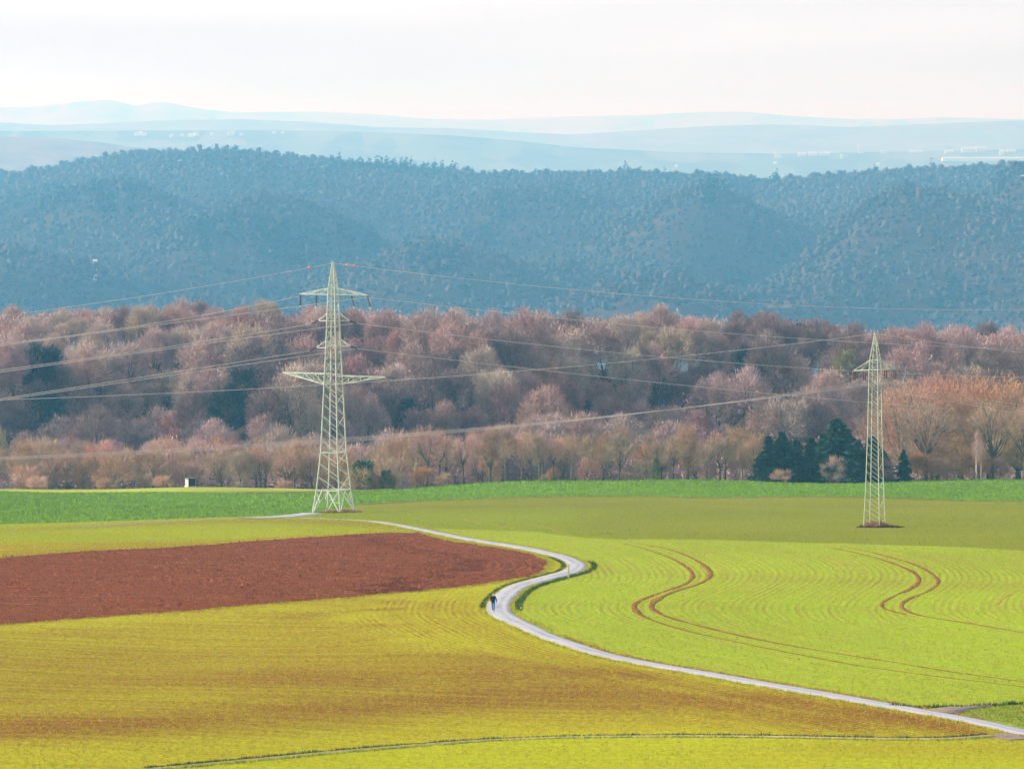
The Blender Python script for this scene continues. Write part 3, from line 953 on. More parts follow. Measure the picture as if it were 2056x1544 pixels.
L1 = hill_sheet('near_hills', [(-400, 258), (-100, 268), (0, 275), (120, 279), (200, 286), (300, 300), (420, 330), (520, 360), (2600, 380)], 9600, 11500, -330, M_FW1, 8, 1)
L2 = hill_sheet('farmland_terrain', [(-300, 262), (0, 264), (300, 263), (500, 262), (700, 264), (900, 272), (1050, 284), (1150, 296), (1350, 306), (1550, 309), (1750, 306), (2056, 300), (2500, 296)], 12000, 15500, -340, M_FW2, 9, 2, nd=60, p=0.9)
L3 = hill_sheet('wooded_hills', [(-300, 238), (0, 246), (90, 252), (200, 249), (300, 243), (480, 240), (600, 244), (760, 256), (900, 258), (1050, 266), (1150, 271), (1250, 264), (1400, 255), (1550, 250), (1700, 256), (1850, 250), (2056, 242), (2400, 236)], 17500, 21000, -340, M_FW3, 18, 3)
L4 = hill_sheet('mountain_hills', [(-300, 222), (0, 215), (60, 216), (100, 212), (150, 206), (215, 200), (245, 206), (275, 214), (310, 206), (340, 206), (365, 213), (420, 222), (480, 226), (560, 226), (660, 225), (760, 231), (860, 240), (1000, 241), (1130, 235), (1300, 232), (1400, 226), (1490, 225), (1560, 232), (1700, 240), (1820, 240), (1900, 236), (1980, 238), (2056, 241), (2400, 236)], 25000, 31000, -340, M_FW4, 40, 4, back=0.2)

# ------------------------------------------------------------------ trees
def crown_points(rng, n, rx, rz, zc, k=26, low=-0.35):
    """twig starts and directions, gathered in lobes over a domed crown"""
    a = rng.uniform(0, 2 * np.pi, k)
    cz = rng.uniform(low, 1.0, k)
    rr = np.sqrt(1 - np.clip(cz, -1, 1) ** 2)
    rad = rng.uniform(0.55, 0.80, k)
    c = np.column_stack([np.cos(a) * rr * rx, np.sin(a) * rr * rx, cz * rz]) * rad[:, None]
    i = rng.integers(0, k, n)
    p = c[i] + rng.normal(0, 1, (n, 3)) * np.array([rx * 0.17, rx * 0.17, rz * 0.15])
    out = p / np.array([rx, rx, rz])
    nn = np.linalg.norm(out, axis=1, keepdims=True)
    p = np.where(nn > 1.0, p / nn, p)
    d = p / np.array([rx, rx, rz]) + np.array([0, 0, 0.45]) + rng.normal(0, 0.4, (n, 3))
    return p + np.array([0, 0, zc]), d, c + np.array([0, 0, zc])

def crown_mesh(name, seed, rx, rz, zc, n, L, W, mat, k=26, low=-0.35):
    rng = np.random.default_rng(seed)
    p, d, c = crown_points(rng, n, rx, rz, zc, k, low)
    V, F = slivers(p, d, L * rng.uniform(0.5, 1.4, n), W * rng.uniform(0.6, 1.4, n), rng)
    o = mesh_obj(name, V, F, mat)
    me = o.data
    bpy.data.objects.remove(o)
    return me, c

def limb_mesh(name, seed, tips, base_r, fork_z, mat, lean=0.0, stems=1, sub=2, k=5):
    """trunk and limbs reaching to the lobes of the crown"""
    rng = np.random.default_rng(seed)
    parts = []
    top = np.array([lean, 0, fork_z])
    tips = sorted(tips.tolist(), key=lambda t: math.atan2(t[1], t[0]))
    if stems == 1:
        parts.append(tube([(0, 0, -0.3), (lean * 0.2 + 0.05, 0.04, fork_z * 0.35), (lean * 0.7, -0.04, fork_z * 0.75), tuple(top)], [base_r * 1.25, base_r, base_r * 0.85, base_r * 0.75], 7))
    for j, t in enumerate(tips):
        t = np.array(t)
        if stems == 1:
            s = np.array([lean * 0.85, 0, fork_z * rng.uniform(0.7, 1.0)])
        else:
            a = j * 2.4
            s = np.array([math.cos(a) * 0.5, math.sin(a) * 0.5, -0.2])
        mid = s + (t - s) * 0.45 + np.array([0, 0, -0.10 * np.linalg.norm((t - s)[:2])]) * (1 if t[2] > s[2] else -1) + rng.normal(0, 0.22, 3)
        m2 = s + (t - s) * 0.75 + rng.normal(0, 0.18, 3)
        r = base_r * rng.uniform(0.28, 0.45)
        parts.append(tube([tuple(s), tuple(mid), tuple(m2), tuple(t)], [r, r * 0.7, r * 0.45, r * 0.16], k, False))
        for _ in range(sub):
            u = rng.uniform(0.35, 0.8)
            b = s + (t - s) * u if u > 0.6 else s * (1 - u / 0.45 * 0.9) + mid * (u / 0.45 * 0.9) if u < 0.45 else mid
            b = mid + (m2 - mid) * rng.uniform(0, 1)
            e = b + (t - s) * rng.uniform(0.25, 0.45) + rng.normal(0, 0.55, 3) + np.array([0, 0, 0.3])
            parts.append(tube([tuple(b), tuple((b + e) / 2 + rng.normal(0, 0.08, 3)), tuple(e)], [r * 0.4, r * 0.25, r * 0.08], 4, False))
    V, F = join(parts)
    o = mesh_obj(name, V, F, mat, smooth=True)
    me = o.data
    bpy.data.objects.remove(o)
    return me

def conifer_meshes(seed, H, R, n, mat, bark, droop=0.35, bare=0.08):
    rng = np.random.default_rng(seed)
    t = rng.random(n) ** 0.75
    tiers = 15
    t = (np.floor(t * tiers) + rng.beta(2, 2, n)) / tiers
    z = bare * H + (H * (1 - bare)) * (1 - t) * 0.97
    z = H * bare + (H * (1 - bare)) * (1 - t)
    prof = R * (0.06 + 0.94 * t ** 0.85)
    a0 = rng.uniform(0, 6.28, tiers * 7)
    bi = (np.floor(t * tiers).astype(int) % tiers) * 7 + rng.integers(0, 7, n)
    a = a0[bi] + rng.normal(0, 0.28, n)
    ln = prof * (0.45 + 0.95 * rng.random(tiers * 7)[bi])
    r = ln * rng.uniform(0.12, 0.92, n)
    p = np.column_stack([np.cos(a) * r, np.sin(a) * r, z - droop * r + 0.12 * r * r / max(R, 1)])
    d = np.column_stack([np.cos(a) + rng.normal(0, 0.5, n), np.sin(a) + rng.normal(0, 0.5, n), -0.25 + rng.normal(0, 0.35, n)])
    V, F = slivers(p, d, 0.09 * H * rng.uniform(0.5, 1.2, n) * (0.4 + 0.6 * t), 0.036 * H * rng.uniform(0.6, 1.3, n), rng)
    o = mesh_obj('crown', V, F, mat)
    me = o.data
    bpy.data.objects.remove(o)
    V, F = tube([(0, 0, -0.3), (0.03, 0, H * 0.5), (0, 0, H * 0.98)], [0.018 * H + 0.05, 0.012 * H, 0.02], 6)
    o = mesh_obj('trunk', V, F, bark)
    tr = o.data
    bpy.data.objects.remove(o)
    return me, tr

def plant(name, crown_me, trunk_me, loc, rz, sc, label, cat, group=None, extra=()):
    root = empty(name, loc, rz)
    root.scale = sc if hasattr(sc, '__len__') else (sc, sc, sc)
    tag(root, label, cat, group)
    for nm, me in (('trunk', trunk_me), ('crown', crown_me), *extra):
        if me is not None:
            o = bpy.data.objects.new(nm, me)
            COL.objects.link(o)
            o.parent = root
    return root

# ---- the wood on the slope beyond the fields
wood_kinds = {}
for i, (kd, n) in enumerate((('mauve', 4), ('buff', 3), ('russet', 2), ('olive', 1), ('dark', 2), ('evergreen', 2))):
    wood_kinds[kd] = []
    for j in range(n):
        sd = 100 + i * 10 + j
        cm, tips = crown_mesh('crown', sd, 4.1, 4.7, 10.4, 6800, 0.72, 0.082, TW[kd], k=24 + j * 3, low=-0.7)
        tm = limb_mesh('trunk', sd, tips[:9], 0.34, 6.0, M_BARK, sub=1, k=4)
        wood_kinds[kd].append((cm, tm))
wood_kinds['green'] = [conifer_meshes(150 + j, 18.0, 4.6, 4200, TW['green'], M_BARK) for j in range(2)]

rng = np.random.default_rng(42)
cand = []
sp = 5.9
for j, yy in enumerate(np.arange(1132, 1342, sp * 0.86)):
    for xx in np.arange(-168, 168, sp):
        x = xx + (sp / 2 if j % 2 else 0) + rng.uniform(-2.4, 2.4)
        y = yy + rng.uniform(-2.2, 2.2)
        if abs(x) > 0.118 * y + 6:
            continue
        cand.append((x, y))
cand = np.array(cand)
cz = h(cand[:, 0], cand[:, 1])
cpx, cpy = project(cand[:, 0], cand[:, 1], cz + 12)
patch = np.sin(cand[:, 0] / 23 + cand[:, 1] / 31) + np.sin(cand[:, 0] / 11 - cand[:, 1] / 19 + 1.2) + rng.normal(0, 0.8, len(cand))
shade = np.sin(cand[:, 0] / 15 + cand[:, 1] / 37 + 2.0) + np.sin(cand[:, 0] / 31 - cand[:, 1] / 13 + 0.4) + rng.normal(0, 0.45, len(cand))
# shadowed patches of the slope, their shade put into dark crown colours: centre, radius
ever = [(60, 800, 80), (150, 850, 90), (255, 660, 26), (330, 850, 60), (470, 795, 80), (1590, 700, 90), (1500, 725, 60), (1690, 715, 40), (1010, 715, 26), (1480, 845, 36), (840, 830, 34), (640, 640, 20), (1330, 740, 24), (1240, 830, 26), (30, 720, 26), (1800, 725, 18), (1430, 800, 30), (560, 665, 16)]
pale = [(1240, 730, 90), (1150, 760, 60), (1000, 760, 60), (1330, 700, 60), (800, 690, 40)]
kinds, scl = [], []
for i in range(len(cand)):
    e = min(math.hypot((cpx[i] - a) / r, (cpy[i] - b) / (r * 0.55)) for a, b, r in ever)
    pl_ = min(math.hypot((cpx[i] - a) / r, (cpy[i] - b) / (r * 0.6)) for a, b, r in pale)
    if e < 1 and rng.random() < 0.8:
        k = 'evergreen' if rng.random() < (0.28 if cpx[i] < 560 and cpy[i] > 740 else 0.12) else 'dark'
    elif (abs(cpx[i] - 1650) < 25 or abs(cpx[i] - 1690) < 18) and abs(cpy[i] - 722) < 16:
        k = 'olive'
    elif pl_ < 1 and rng.random() < 0.65:
        k = 'buff'
    elif e < 1.5 and rng.random() < 0.55 or shade[i] > 1.35:
        k = 'dark'
    elif patch[i] > 1.5:
        k = 'russet'
    elif patch[i] < -1.35:
        k = 'buff'
    else:
        k = 'mauve' if rng.random() < 0.86 else ('buff' if rng.random() < 0.8 else 'olive')
    kinds.append(k)
    big = 1.0 + (0.24 if cand[i, 1] < 1255 else 0.09) * rng.normal()
    scl.append(float(np.clip(big, 0.62, 1.45)) * (0.95 if k == 'green' else 1.0))
scl = np.array(scl)
# no crown stands above the wood's skyline
sky_x, sky_y = np.array([0, 450, 850, 1100, 1250, 1500, 1700, 1745, 1800, 2056]), np.array([606, 599, 614, 612, 619, 621, 630, 650, 642, 641])
for i in range(len(cand)):
    lim = -(np.interp(cpx[i], sky_x, sky_y) - rng.uniform(-16, 6) - HZ) / FPX * cand[i, 1]
    scl[i] = min(scl[i], max(0.5, (lim - cz[i]) / 15.4))
# how much of each tree shows: paint the crowns far to near at quarter scale
ids = np.full((386, 514), -1, int)
X4, Y4 = np.meshgrid(np.arange(514) * 4, np.arange(386) * 4)
for i in np.argsort(-cand[:, 1]):
    px, py = project(cand[i, 0], cand[i, 1], cz[i] + 10.5 * scl[i])
    s = FPX / cand[i, 1]
    x0, x1, y0, y1 = [int(v / 4) for v in (px - 4.1 * scl[i] * s, px + 4.1 * scl[i] * s, py - 6.5 * scl[i] * s, py + 8 * scl[i] * s)]
    x0, x1, y0, y1 = max(x0, 0), min(x1, 513), max(y0, 0), min(y1, 385)
    if x1 <= x0 or y1 <= y0:
        continue
    sub = ids[y0:y1 + 1, x0:x1 + 1]
    m = ((X4[y0:y1 + 1, x0:x1 + 1] - px) / (4.1 * scl[i] * s)) ** 2 + ((Y4[y0:y1 + 1, x0:x1 + 1] - py) / (6.5 * scl[i] * s)) ** 2 < 1
    sub[m] = i
tl = np.interp(np.arange(514) * 4, [0, 150, 320, 480, 640, 760, 960, 1100, 1400, 1520, 1700, 1780, 1900, 2056], [905, 885, 890, 885, 900, 925, 870, 870, 870, 880, 860, 790, 765, 745])
ids[Y4 > tl[None, :]] = -1
cnt = np.bincount(ids[ids >= 0].ravel(), minlength=len(cand))
order = np.argsort(-cnt)
N_IND = 290
chosen = set(int(i) for i in order[:N_IND] if cnt[i] > 0)

def wood_zone(px, py):
    for lim, t in ((230, 'near the left rim'), (480, 'above the raised hide'), (655, 'just left of the tall pylon'), (880, 'just right of the tall pylon'), (1120, 'above the tallest dark trunk'),
                   (1450, 'above the ivy column'), (1740, 'just left of the small pylon'), (1890, 'just right of the small pylon'), (9999, 'near the right rim')):
        if px < lim:
            break
    return ('high on' if py < 690 else 'midway up' if py < 790 else 'low on') + ' the wooded slope, ' + t
WL = {'mauve': 'bare mauve-brown tree', 'buff': 'bare buff-grey tree', 'russet': 'bare russet-tinged tree', 'olive': 'pale yellow-green tree', 'dark': 'bare dark-brown tree', 'evergreen': 'round dark-green tree', 'green': 'dark pointed conifer'}
rest = {k: [] for k in wood_kinds}
for i in range(len(cand)):
    k = kinds[i]
    v = wood_kinds[k][int(rng.integers(len(wood_kinds[k])))]
    z = cz[i] - 0.3
    rz = float(rng.uniform(0, 6.28))
    s = float(scl[i])
    if i in chosen:
        zn = wood_zone(cpx[i], cpy[i])
        plant('wood_conifer' if k == 'green' else 'wood_tree', v[0], v[1], (cand[i, 0], cand[i, 1], z), rz, (s * rng.uniform(0.9, 1.12), s * rng.uniform(0.9, 1.12), s * rng.uniform(0.88, 1.1)), WL[k] + ' ' + zn, 'tree', WL[k] + 's ' + zn)
    else:
        rest[k].append((cand[i, 0], cand[i, 1], z, rz, s))

def mesh_arrays(me):
    v = np.empty(len(me.vertices) * 3, np.float32)
    me.vertices.foreach_get('co', v)
    return v.reshape(-1, 3)

def merge_crowns(name, label, cat, items, proto, mat, keep, fat, seed):
    """many hardly visible crowns as one mass: a thinned copy of the prototype crown for each"""
    rng = np.random.default_rng(seed)
    tri = mesh_arrays(proto).reshape(-1, 3, 3)
    V = []
    for x, y, z, rz, s in items:
        t = tri[rng.choice(len(tri), min(keep, len(tri)), replace=False)].copy()
        mid = (t[:, 0] + t[:, 1]) / 2
        t[:, 0] = mid + (t[:, 0] - mid) * fat
        t[:, 1] = mid + (t[:, 1] - mid) * fat
        c, sn = math.cos(rz), math.sin(rz)
        q = t.reshape(-1, 3) @ np.array([[c, sn, 0], [-sn, c, 0], [0, 0, 1]]) * s + np.array([x, y, z])
        V.append(q)
    V = np.vstack(V)
    tag(mesh_obj(name, V, np.arange(len(V)).reshape(-1, 3), mat), label, cat, kind='stuff')
for k, it in rest.items():
    if it:
        merge_crowns('forest', 'mass of half-hidden ' + {'mauve': 'mauve-brown', 'buff': 'buff-grey', 'russet': 'russet', 'olive': 'pale green', 'dark': 'dark-brown', 'evergreen': 'round dark-green', 'green': 'dark evergreen'}[k] + ' treetops filling the wooded slope', 'wood', it, wood_kinds[k][0][0], TW[k], 300, 2.9, 5)

# ---- the far blue hills: a wood that reads as one mass
M_BLUE_W = simple('far bare twigs', (0.032, 0.035, 0.036), (0.082, 0.070, 0.064), 0.0045, 0.95, 0, 0.0, 0.0, 5.0)
M_BLUE_E = simple('far evergreen', (0.006, 0.018, 0.014), (0.018, 0.036, 0.024), 0.05, 0.95, 0, 0.05)
rng = np.random.default_rng(77)
bl, be = [], []
sp = 12.0
for j, yy in enumerate(np.arange(4440, 6880, sp * 0.9)):
    w = 0.114 * yy + 15
    m = int(2 * w / sp)
    bl.append(np.column_stack([-w + sp * (np.arange(m) + (0.5 if j % 2 else 0)) + rng.uniform(-4, 4, m), yy + rng.uniform(-4, 4, m)]))
bl = np.vstack(bl)
# leave out what nearer trees and slopes hide even a good step to the side
_bz = h(bl[:, 0], bl[:, 1])
bpx, bpt = project(bl[:, 0], bl[:, 1], _bz + 24)
keep = np.zeros(len(bl), bool)
run = np.full(140, 668.0)
for i in np.argsort(bl[:, 1]):
    c = int(np.clip((bpx[i] + 200) // 18, 1, 138))
    if bpt[i] < max(run[c - 1], run[c], run[c + 1]) + 3:
        keep[i] = True
    lo = bpt[i] + 8
    if lo < run[c]:
        run[c] = lo
bl = bl[keep]
bpx, bpy_ = project(bl[:, 0], bl[:, 1], h(bl[:, 0], bl[:, 1]) + 16)
ever_b = [(145, 322, 22, 6), (230, 390, 42, 9), (105, 385, 26, 6), (310, 438, 10, 8), (400, 460, 30, 12), (500, 450, 60, 9), (560, 470, 40, 22), (590, 490, 40, 10), (105, 460, 22, 12), (700, 340, 50, 8), (790, 342, 60, 8), (880, 348, 40, 6), (950, 460, 60, 9), (870, 510, 60, 12), (1010, 404, 22, 11), (1275, 346, 26, 9), (1100, 346, 22, 4), (1420, 345, 10, 5), (1555, 366, 12, 6), (1465, 548, 40, 13), (1370, 553, 22, 9), (1712, 516, 8, 9), (1698, 554, 14, 10), (1632, 350, 6, 4), (1930, 580, 60, 14), (1480, 380, 40, 5), (740, 480, 20, 10), (1340, 365, 20, 6), (1425, 380, 12, 14), (560, 600, 60, 8), (1150, 545, 24, 8), (330, 440, 14, 6)]
em = np.zeros(len(bl), bool)
for a, b, rx_, ry_ in ever_b:
    em |= (((bpx - a) / rx_) ** 2 + ((bpy_ - b) / ry_) ** 2 < 1) & (rng.random(len(bl)) < 0.75)
em |= rng.random(len(bl)) < 0.006
def far_trees(name, label, P, mat, n, rx, rz, H, L, W, seed, cone=False):
    rng = np.random.default_rng(seed)
    N = len(P)
    s = np.clip(1 + 0.22 * rng.normal(size=N), 0.55, 1.5)
    z0 = h(P[:, 0], P[:, 1])
    if cone:
        t = rng.random((N, n)) ** 0.6
        a = rng.uniform(0, 6.28, (N, n))
        r = rx * t * rng.uniform(0.5, 1, (N, n))
        p = np.stack([np.cos(a) * r, np.sin(a) * r, H * (1 - t)], -1)
        d = np.stack([np.cos(a), np.sin(a), -0.5 + rng.normal(0, 0.3, (N, n))], -1)
    else:
        v = rng.normal(size=(N, n, 3))
        v /= np.linalg.norm(v, axis=2, keepdims=True)
        v[..., 2] = np.abs(v[..., 2]) * 1.1 - 0.25
        v *= rng.uniform(0.62, 0.95, (N, n, 1))
        p = v * np.array([rx, rx, rz]) + np.array([0, 0, H - rz])
        d = v + np.array([0, 0, 0.2]) + rng.normal(0, 0.5, (N, n, 3))
    p = p * s[:, None, None] + np.stack([P[:, 0], P[:, 1], z0], -1)[:, None, :]
    p, d = p.reshape(-1, 3), d.reshape(-1, 3)
    V, F = slivers(p, d, L * rng.uniform(0.6, 1.3, len(p)), W * rng.uniform(0.6, 1.4, len(p)), rng)
    if not cone:       # an uneven dome of bigger faces inside the twigs gives each crown its lit and its shaded side
        k = 6
        rr = [(0.95, -0.35), (0.82, 0.42)]
        D = []
        for q, (r, zz) in enumerate(rr):
            a = 2 * np.pi * (np.arange(k) / k)[None, :] + rng.uniform(0, 6.28, (N, 1)) * (q == 0) + 0.3 * q
            w = r * rng.uniform(0.45, 1.15, (N, k)) * rx * 0.66
            D.append(np.stack([np.cos(a) * w, np.sin(a) * w, (zz * 0.85 + rng.uniform(-0.3, 0.3, (N, k))) * rz + H - rz], -1))
        D.append(np.stack([rng.normal(0, 0.12, (N, 1)) * rx, rng.normal(0, 0.12, (N, 1)) * rx, H - rz + rng.uniform(0.55, 0.85, (N, 1)) * rz], -1))
        D = np.concatenate(D, axis=1) * s[:, None, None] + np.stack([P[:, 0], P[:, 1], z0], -1)[:, None, :]
        tri = []
        for q in range(1):
            for j in range(k):
                a0, a1, b0, b1 = q * k + j, q * k + (j + 1) % k, (q + 1) * k + j, (q + 1) * k + (j + 1) % k
                tri += [(a0, a1, b1), (a0, b1, b0)]
        tri += [(k + j, k + (j + 1) % k, 2 * k) for j in range(k)]
        m = 2 * k + 1
        T = (np.arange(N) * m)[:, None, None] + np.array(tri)[None]
        F = np.vstack([F, T.reshape(-1, 3) + len(V)])
        V = np.vstack([V, D.reshape(-1, 3)])
    tag(mesh_obj(name, V, F, mat), label, 'wood', kind='stuff')
far_trees('forest', 'blue hazed bare woodland covering the far hills', bl, M_BLUE_W, 40, 6.1, 4.9, 19, 1.9, 0.55, 1)
far_trees('forest', 'dark hazed evergreen stands among the far bare woodland', bl[em], M_BLUE_E, 110, 5.6, 6, 26, 4.2, 1.9, 2, True)

# ---- treeline at the far edge of the fields
TLK = {}
def tl_kind(key, seed, mat, rx, rz, zc, n, L, W, bark, base_r, fork, k=18, low=-0.5, stems=1, nl=12, sub=3, lean=0.0):
    cm, tips = crown_mesh('crown', seed, rx, rz, zc, n, L, W, TW[mat], k, low)
    TLK.setdefault(key, []).append((cm, limb_mesh('trunk', seed, tips[:nl], base_r, fork, bark, lean, stems, sub)))
for j in range(3):
    tl_kind('tree', 300 + j, ('brown', 'pink', 'orange')[j], 3.4, 4.0, 6.4, 3200, 1.0, 0.05, M_BARK, 0.20, 3.0, k=20)
    tl_kind('tall', 310 + j, ('brown', 'brown', 'pink')[j], 2.7, 5.4, 7.6, 2600, 0.9, 0.045, (M_BARK, M_BARK_LT, M_BARK)[j], 0.22, 5.0, k=20, lean=0.2 * (j - 1))
    tl_kind('shrub', 320 + j, ('pink', 'orange', 'brown')[j], 2.8, 3.0, 2.6, 3000, 0.9, 0.05, M_BARK, 0.12, 1.0, k=16, low=-0.7, stems=6, nl=10)
    tl_kind('low', 330 + j, ('pink', 'orange', 'brown')[j], 2.2, 1.7, 1.2, 1800, 0.7, 0.05, M_BARK, 0.08, 0.6, k=12, low=-0.6, stems=6, nl=8, sub=2)
for j in range(2):
    tl_kind('big', 340 + j, 'orange', 7.0, 7.5, 9.5, 13000, 0.75, 0.055, M_BARK, 0.42, 4.5, k=34, low=-0.7, nl=18, sub=4)
    tl_kind('skeleton', 350 + j, 'brown', 5.4, 5.6, 9.8, 4200, 1.0, 0.045, M_BARK, 0.30, 5.2, k=26, low=-0.3, nl=22, sub=5)
    tl_kind('darkmass', 360 + j, 'brown', 4.2, 5.0, 6.0, 4200, 1.1, 0.055, M_BARK, 0.26, 3.6, k=24, low=-0.7, nl=14, sub=3)
tl_kind('birch', 370, 'birch', 1.1, 3.8, 6.6, 900, 1.1, 0.05, M_BIRCH, 0.13, 6.5, k=14, low=-0.7, nl=8, sub=2)
for j in range(3):
    cmj, tmj = conifer_meshes(380 + j, 10.0, (2.9, 2.5, 3.3)[j], 4600, TW['green'], M_BARK)
    TLK.setdefault('conifer', []).append((cmj, tmj))
# ivy-grown trunk: leafy column round the stem
def ivy_mesh(seed, r, z0, z1, n):
    rng = np.random.default_rng(seed)
    t = rng.random(n)
    a = rng.uniform(0, 6.28, n)
    lobes = 0.65 + 0.35 * np.sin(3 * a + 5 * t * 3.1) * np.sin(9 * t + a)
    rr = r * lobes * (1 - 0.55 * t) * rng.uniform(0.6, 1.05, n)
    p = np.column_stack([np.cos(a) * rr, np.sin(a) * rr, z0 + (z1 - z0) * t])
    d = np.column_stack([np.cos(a), np.sin(a), rng.normal(0.2, 0.6, n)]) + rng.normal(0, 0.4, (n, 3))
    V, F = slivers(p, d, rng.uniform(0.2, 0.5, n), rng.uniform(0.15, 0.3, n), rng)
    o = mesh_obj('ivy', V, F, TW['ivy'])
    me = o.data
    bpy.data.objects.remove(o)
    return me
IVY = ivy_mesh(5, 2.0, 0.1, 7.2, 2200)
IVY_BUSH = ivy_mesh(6, 2.1, 0.0, 3.4, 1500)

def edge_y(px):
    return np.interp(px, [0, 640, 720, 1100, 2056], [986, 987, 984, 968, 967])
rng = np.random.default_rng(9)
def tl_place(key, px, D, top, label, name=None, group=None, j=None, wide=1.0, cat='tree', extra=()):
    """stand a tree of a kind at picture column px and distance D, its top at picture row top"""
    x = (px - CX) / FPX * D
    z = hs(x, D)
    cm, tm = TLK[key][int(rng.integers(len(TLK[key]))) if j is None else j]
    v = mesh_arrays(cm)
    H = float(np.percentile(v[:, 2], 99.5))
    want = -(top - HZ) / FPX * D - z
    s = want / H
    return plant(name or {'shrub': 'bare_shrub', 'low': 'low_shrub', 'conifer': 'conifer', 'birch': 'birch_tree'}.get(key, 'bare_tree'), cm, tm, (x, D, z - 0.1), float(rng.uniform(0, 6.28)), (s * wide, s * wide, s), label, cat, group, extra)

def tl_zone(px):
    for lim, t in ((372, 'left of the raised hide'), (625, 'between the raised hide and the tall pylon'), (975, 'between the tall pylon and the tallest dark trunk'), (1300, 'between the tallest dark trunk and the ivy column'), (1520, 'between the ivy column and the conifers')):
        if px < lim:
            return t
    return 'right of the conifers'
W_ = {'tree': 'bare brown tree', 'tall': 'slim bare tree', 'shrub': 'twiggy brown shrub', 'low': 'low twiggy bush', 'darkmass': 'dense dark-twigged tree', 'big': 'broad orange-brown tree'}
def fill(key, px0, px1, step, D0, D1, t0, t1, wide=1.0, cat=None):
    px = px0
    while px < px1:
        p = px + rng.uniform(-0.3, 0.3) * step
        D = rng.uniform(D0, D1)
        zn = tl_zone(p)
        tl_place(key, p, D, rng.uniform(t0, t1), W_[key] + ' in the treeline, ' + zn, group=W_[key] + 's of the treeline ' + zn, wide=wide, cat=cat or ('shrub' if key in ('shrub', 'low') else 'tree'))
        px += step
# back rows first
fill('tree', -40, 640, 62, 1000, 1022, 872, 905, 1.15)
fill('shrub', -30, 400, 66, 978, 990, 905, 940, 1.2)
fill('tall', -20, 640, 55, 978, 992, 878, 905, 1.2)
fill('low', -20, 640, 120, 971, 976, 950, 966, 1.2)
fill('darkmass', 420, 650, 52, 984, 996, 885, 905, 1.1)
fill('tree', 700, 960, 50, 990, 1008, 868, 910, 1.05)
fill('shrub', 690, 960, 90, 976, 986, 910, 940, 1.1)
fill('tall', 760, 1520, 33, 974, 998, 846, 884, 1.1)
fill('tree', 960, 1520, 90, 994, 1014, 862, 890, 1.1)
fill('shrub', 960, 1520, 120, 974, 982, 915, 940, 1.0)
fill('low', 740, 1520, 180, 969, 973, 940, 955)
fill('darkmass', 1330, 1540, 60, 978, 990, 868, 890)
fill('big', 1815, 2090, 56, 1018, 1040, 752, 790, 1.2)
fill('darkmass', 1830, 2080, 56, 976, 990, 860, 895, 1.15)
fill('shrub', 1790, 2070, 56, 972, 978, 895, 925, 1.1)
tl_place('big', 1990, 1030, 752, 'largest orange-brown crown rising behind the trees at the right rim', j=0, wide=1.25)
tl_place('big', 1870, 1036, 782, 'second orange-brown crown, sloping down towards the small pylon', j=1, wide=1.3)
tl_place('tree', 985, 976, 853, 'tallest bare tree of the treeline with a straight dark trunk', j=0, wide=0.8)
tl_place('tall', 1082, 975, 862, 'slim bare tree with a lichen-yellow trunk right of the tallest dark trunk', j=1)
tl_place('tall', 1112, 977, 870, 'leaning bare tree beside the lichen-yellow trunk', j=2)
tl_place('tree', 1245, 976, 868, 'bare tree with a wide fan of branches left of the ivy column', j=0, wide=1.15)
tl_place('tall', 1318, 968, 884, 'tree wrapped in a bright green column of ivy', name='ivy_tree', j=1, extra=(('ivy', IVY),))
tl_place('low', 728, 969, 930, 'dark ivy bush right behind the foot of the tall pylon', name='ivy_bush', j=2, cat='bush', extra=(('ivy', IVY_BUSH),))
tl_place('low', 775, 969, 948, 'lower dark ivy bush beside the one behind the tall pylon', name='ivy_bush', j=2, cat='bush', extra=(('ivy', IVY_BUSH),))
tl_place('skeleton', 1862, 976, 800, 'spreading bare oak with dark limbs right of the small pylon', name='oak_tree', j=0, wide=1.15)
tl_place('skeleton', 1995, 978, 808, 'second dark-limbed bare oak, nearest the right rim', name='oak_tree', j=1, wide=1.2)
tl_place('skeleton', 2060, 980, 815, 'dark-limbed bare oak cut by the right rim', name='oak_tree', j=0, wide=1.1)
tl_place('birch', 1962, 969, 862, 'pale rosy birch with a white trunk at the right end of the treeline', j=0)
tl_place('birch', 1972, 970, 874, 'shorter pale birch leaning beside the rosy one', j=0, wide=0.8)
con = [(1545, 876, 'leftmost conifer of the dark stand left of the small pylon'), (1572, 868, 'second conifer from the left in the dark stand'), (1600, 885, 'short conifer in the left half of the dark stand'), (1630, 880, 'slender conifer with a pale edge in the middle of the dark stand'),
       (1655, 872, 'middle conifer just left of the tallest one'), (1681, 841, 'tallest conifer of the dark stand'), (1703, 862, 'pointed conifer right beside the tallest one'), (1726, 884, 'conifer half hidden behind the small pylon'), (1752, 876, 'narrow conifer directly behind the small pylon'), (1776, 905, 'low conifer just right of the small pylon')]
for j, (px, top, lb) in enumerate(con):
    tl_place('conifer', px, 973 + (j * 7 % 5) * 2.2, top, lb, j=j % 3, wide=1.55)
tl_place('conifer', 1816, 971, 903, 'small lone conifer standing apart right of the small pylon', j=0, wide=1.1)
tl_place('shrub', 1675, 969.5, 912, 'pale twiggy shrub in front of the tallest conifer', j=0, wide=0.9, cat='shrub')
tl_place('low', 1575, 969, 940, 'rosy low bush at the foot of the dark conifers', j=0, wide=1.3, cat='bush')

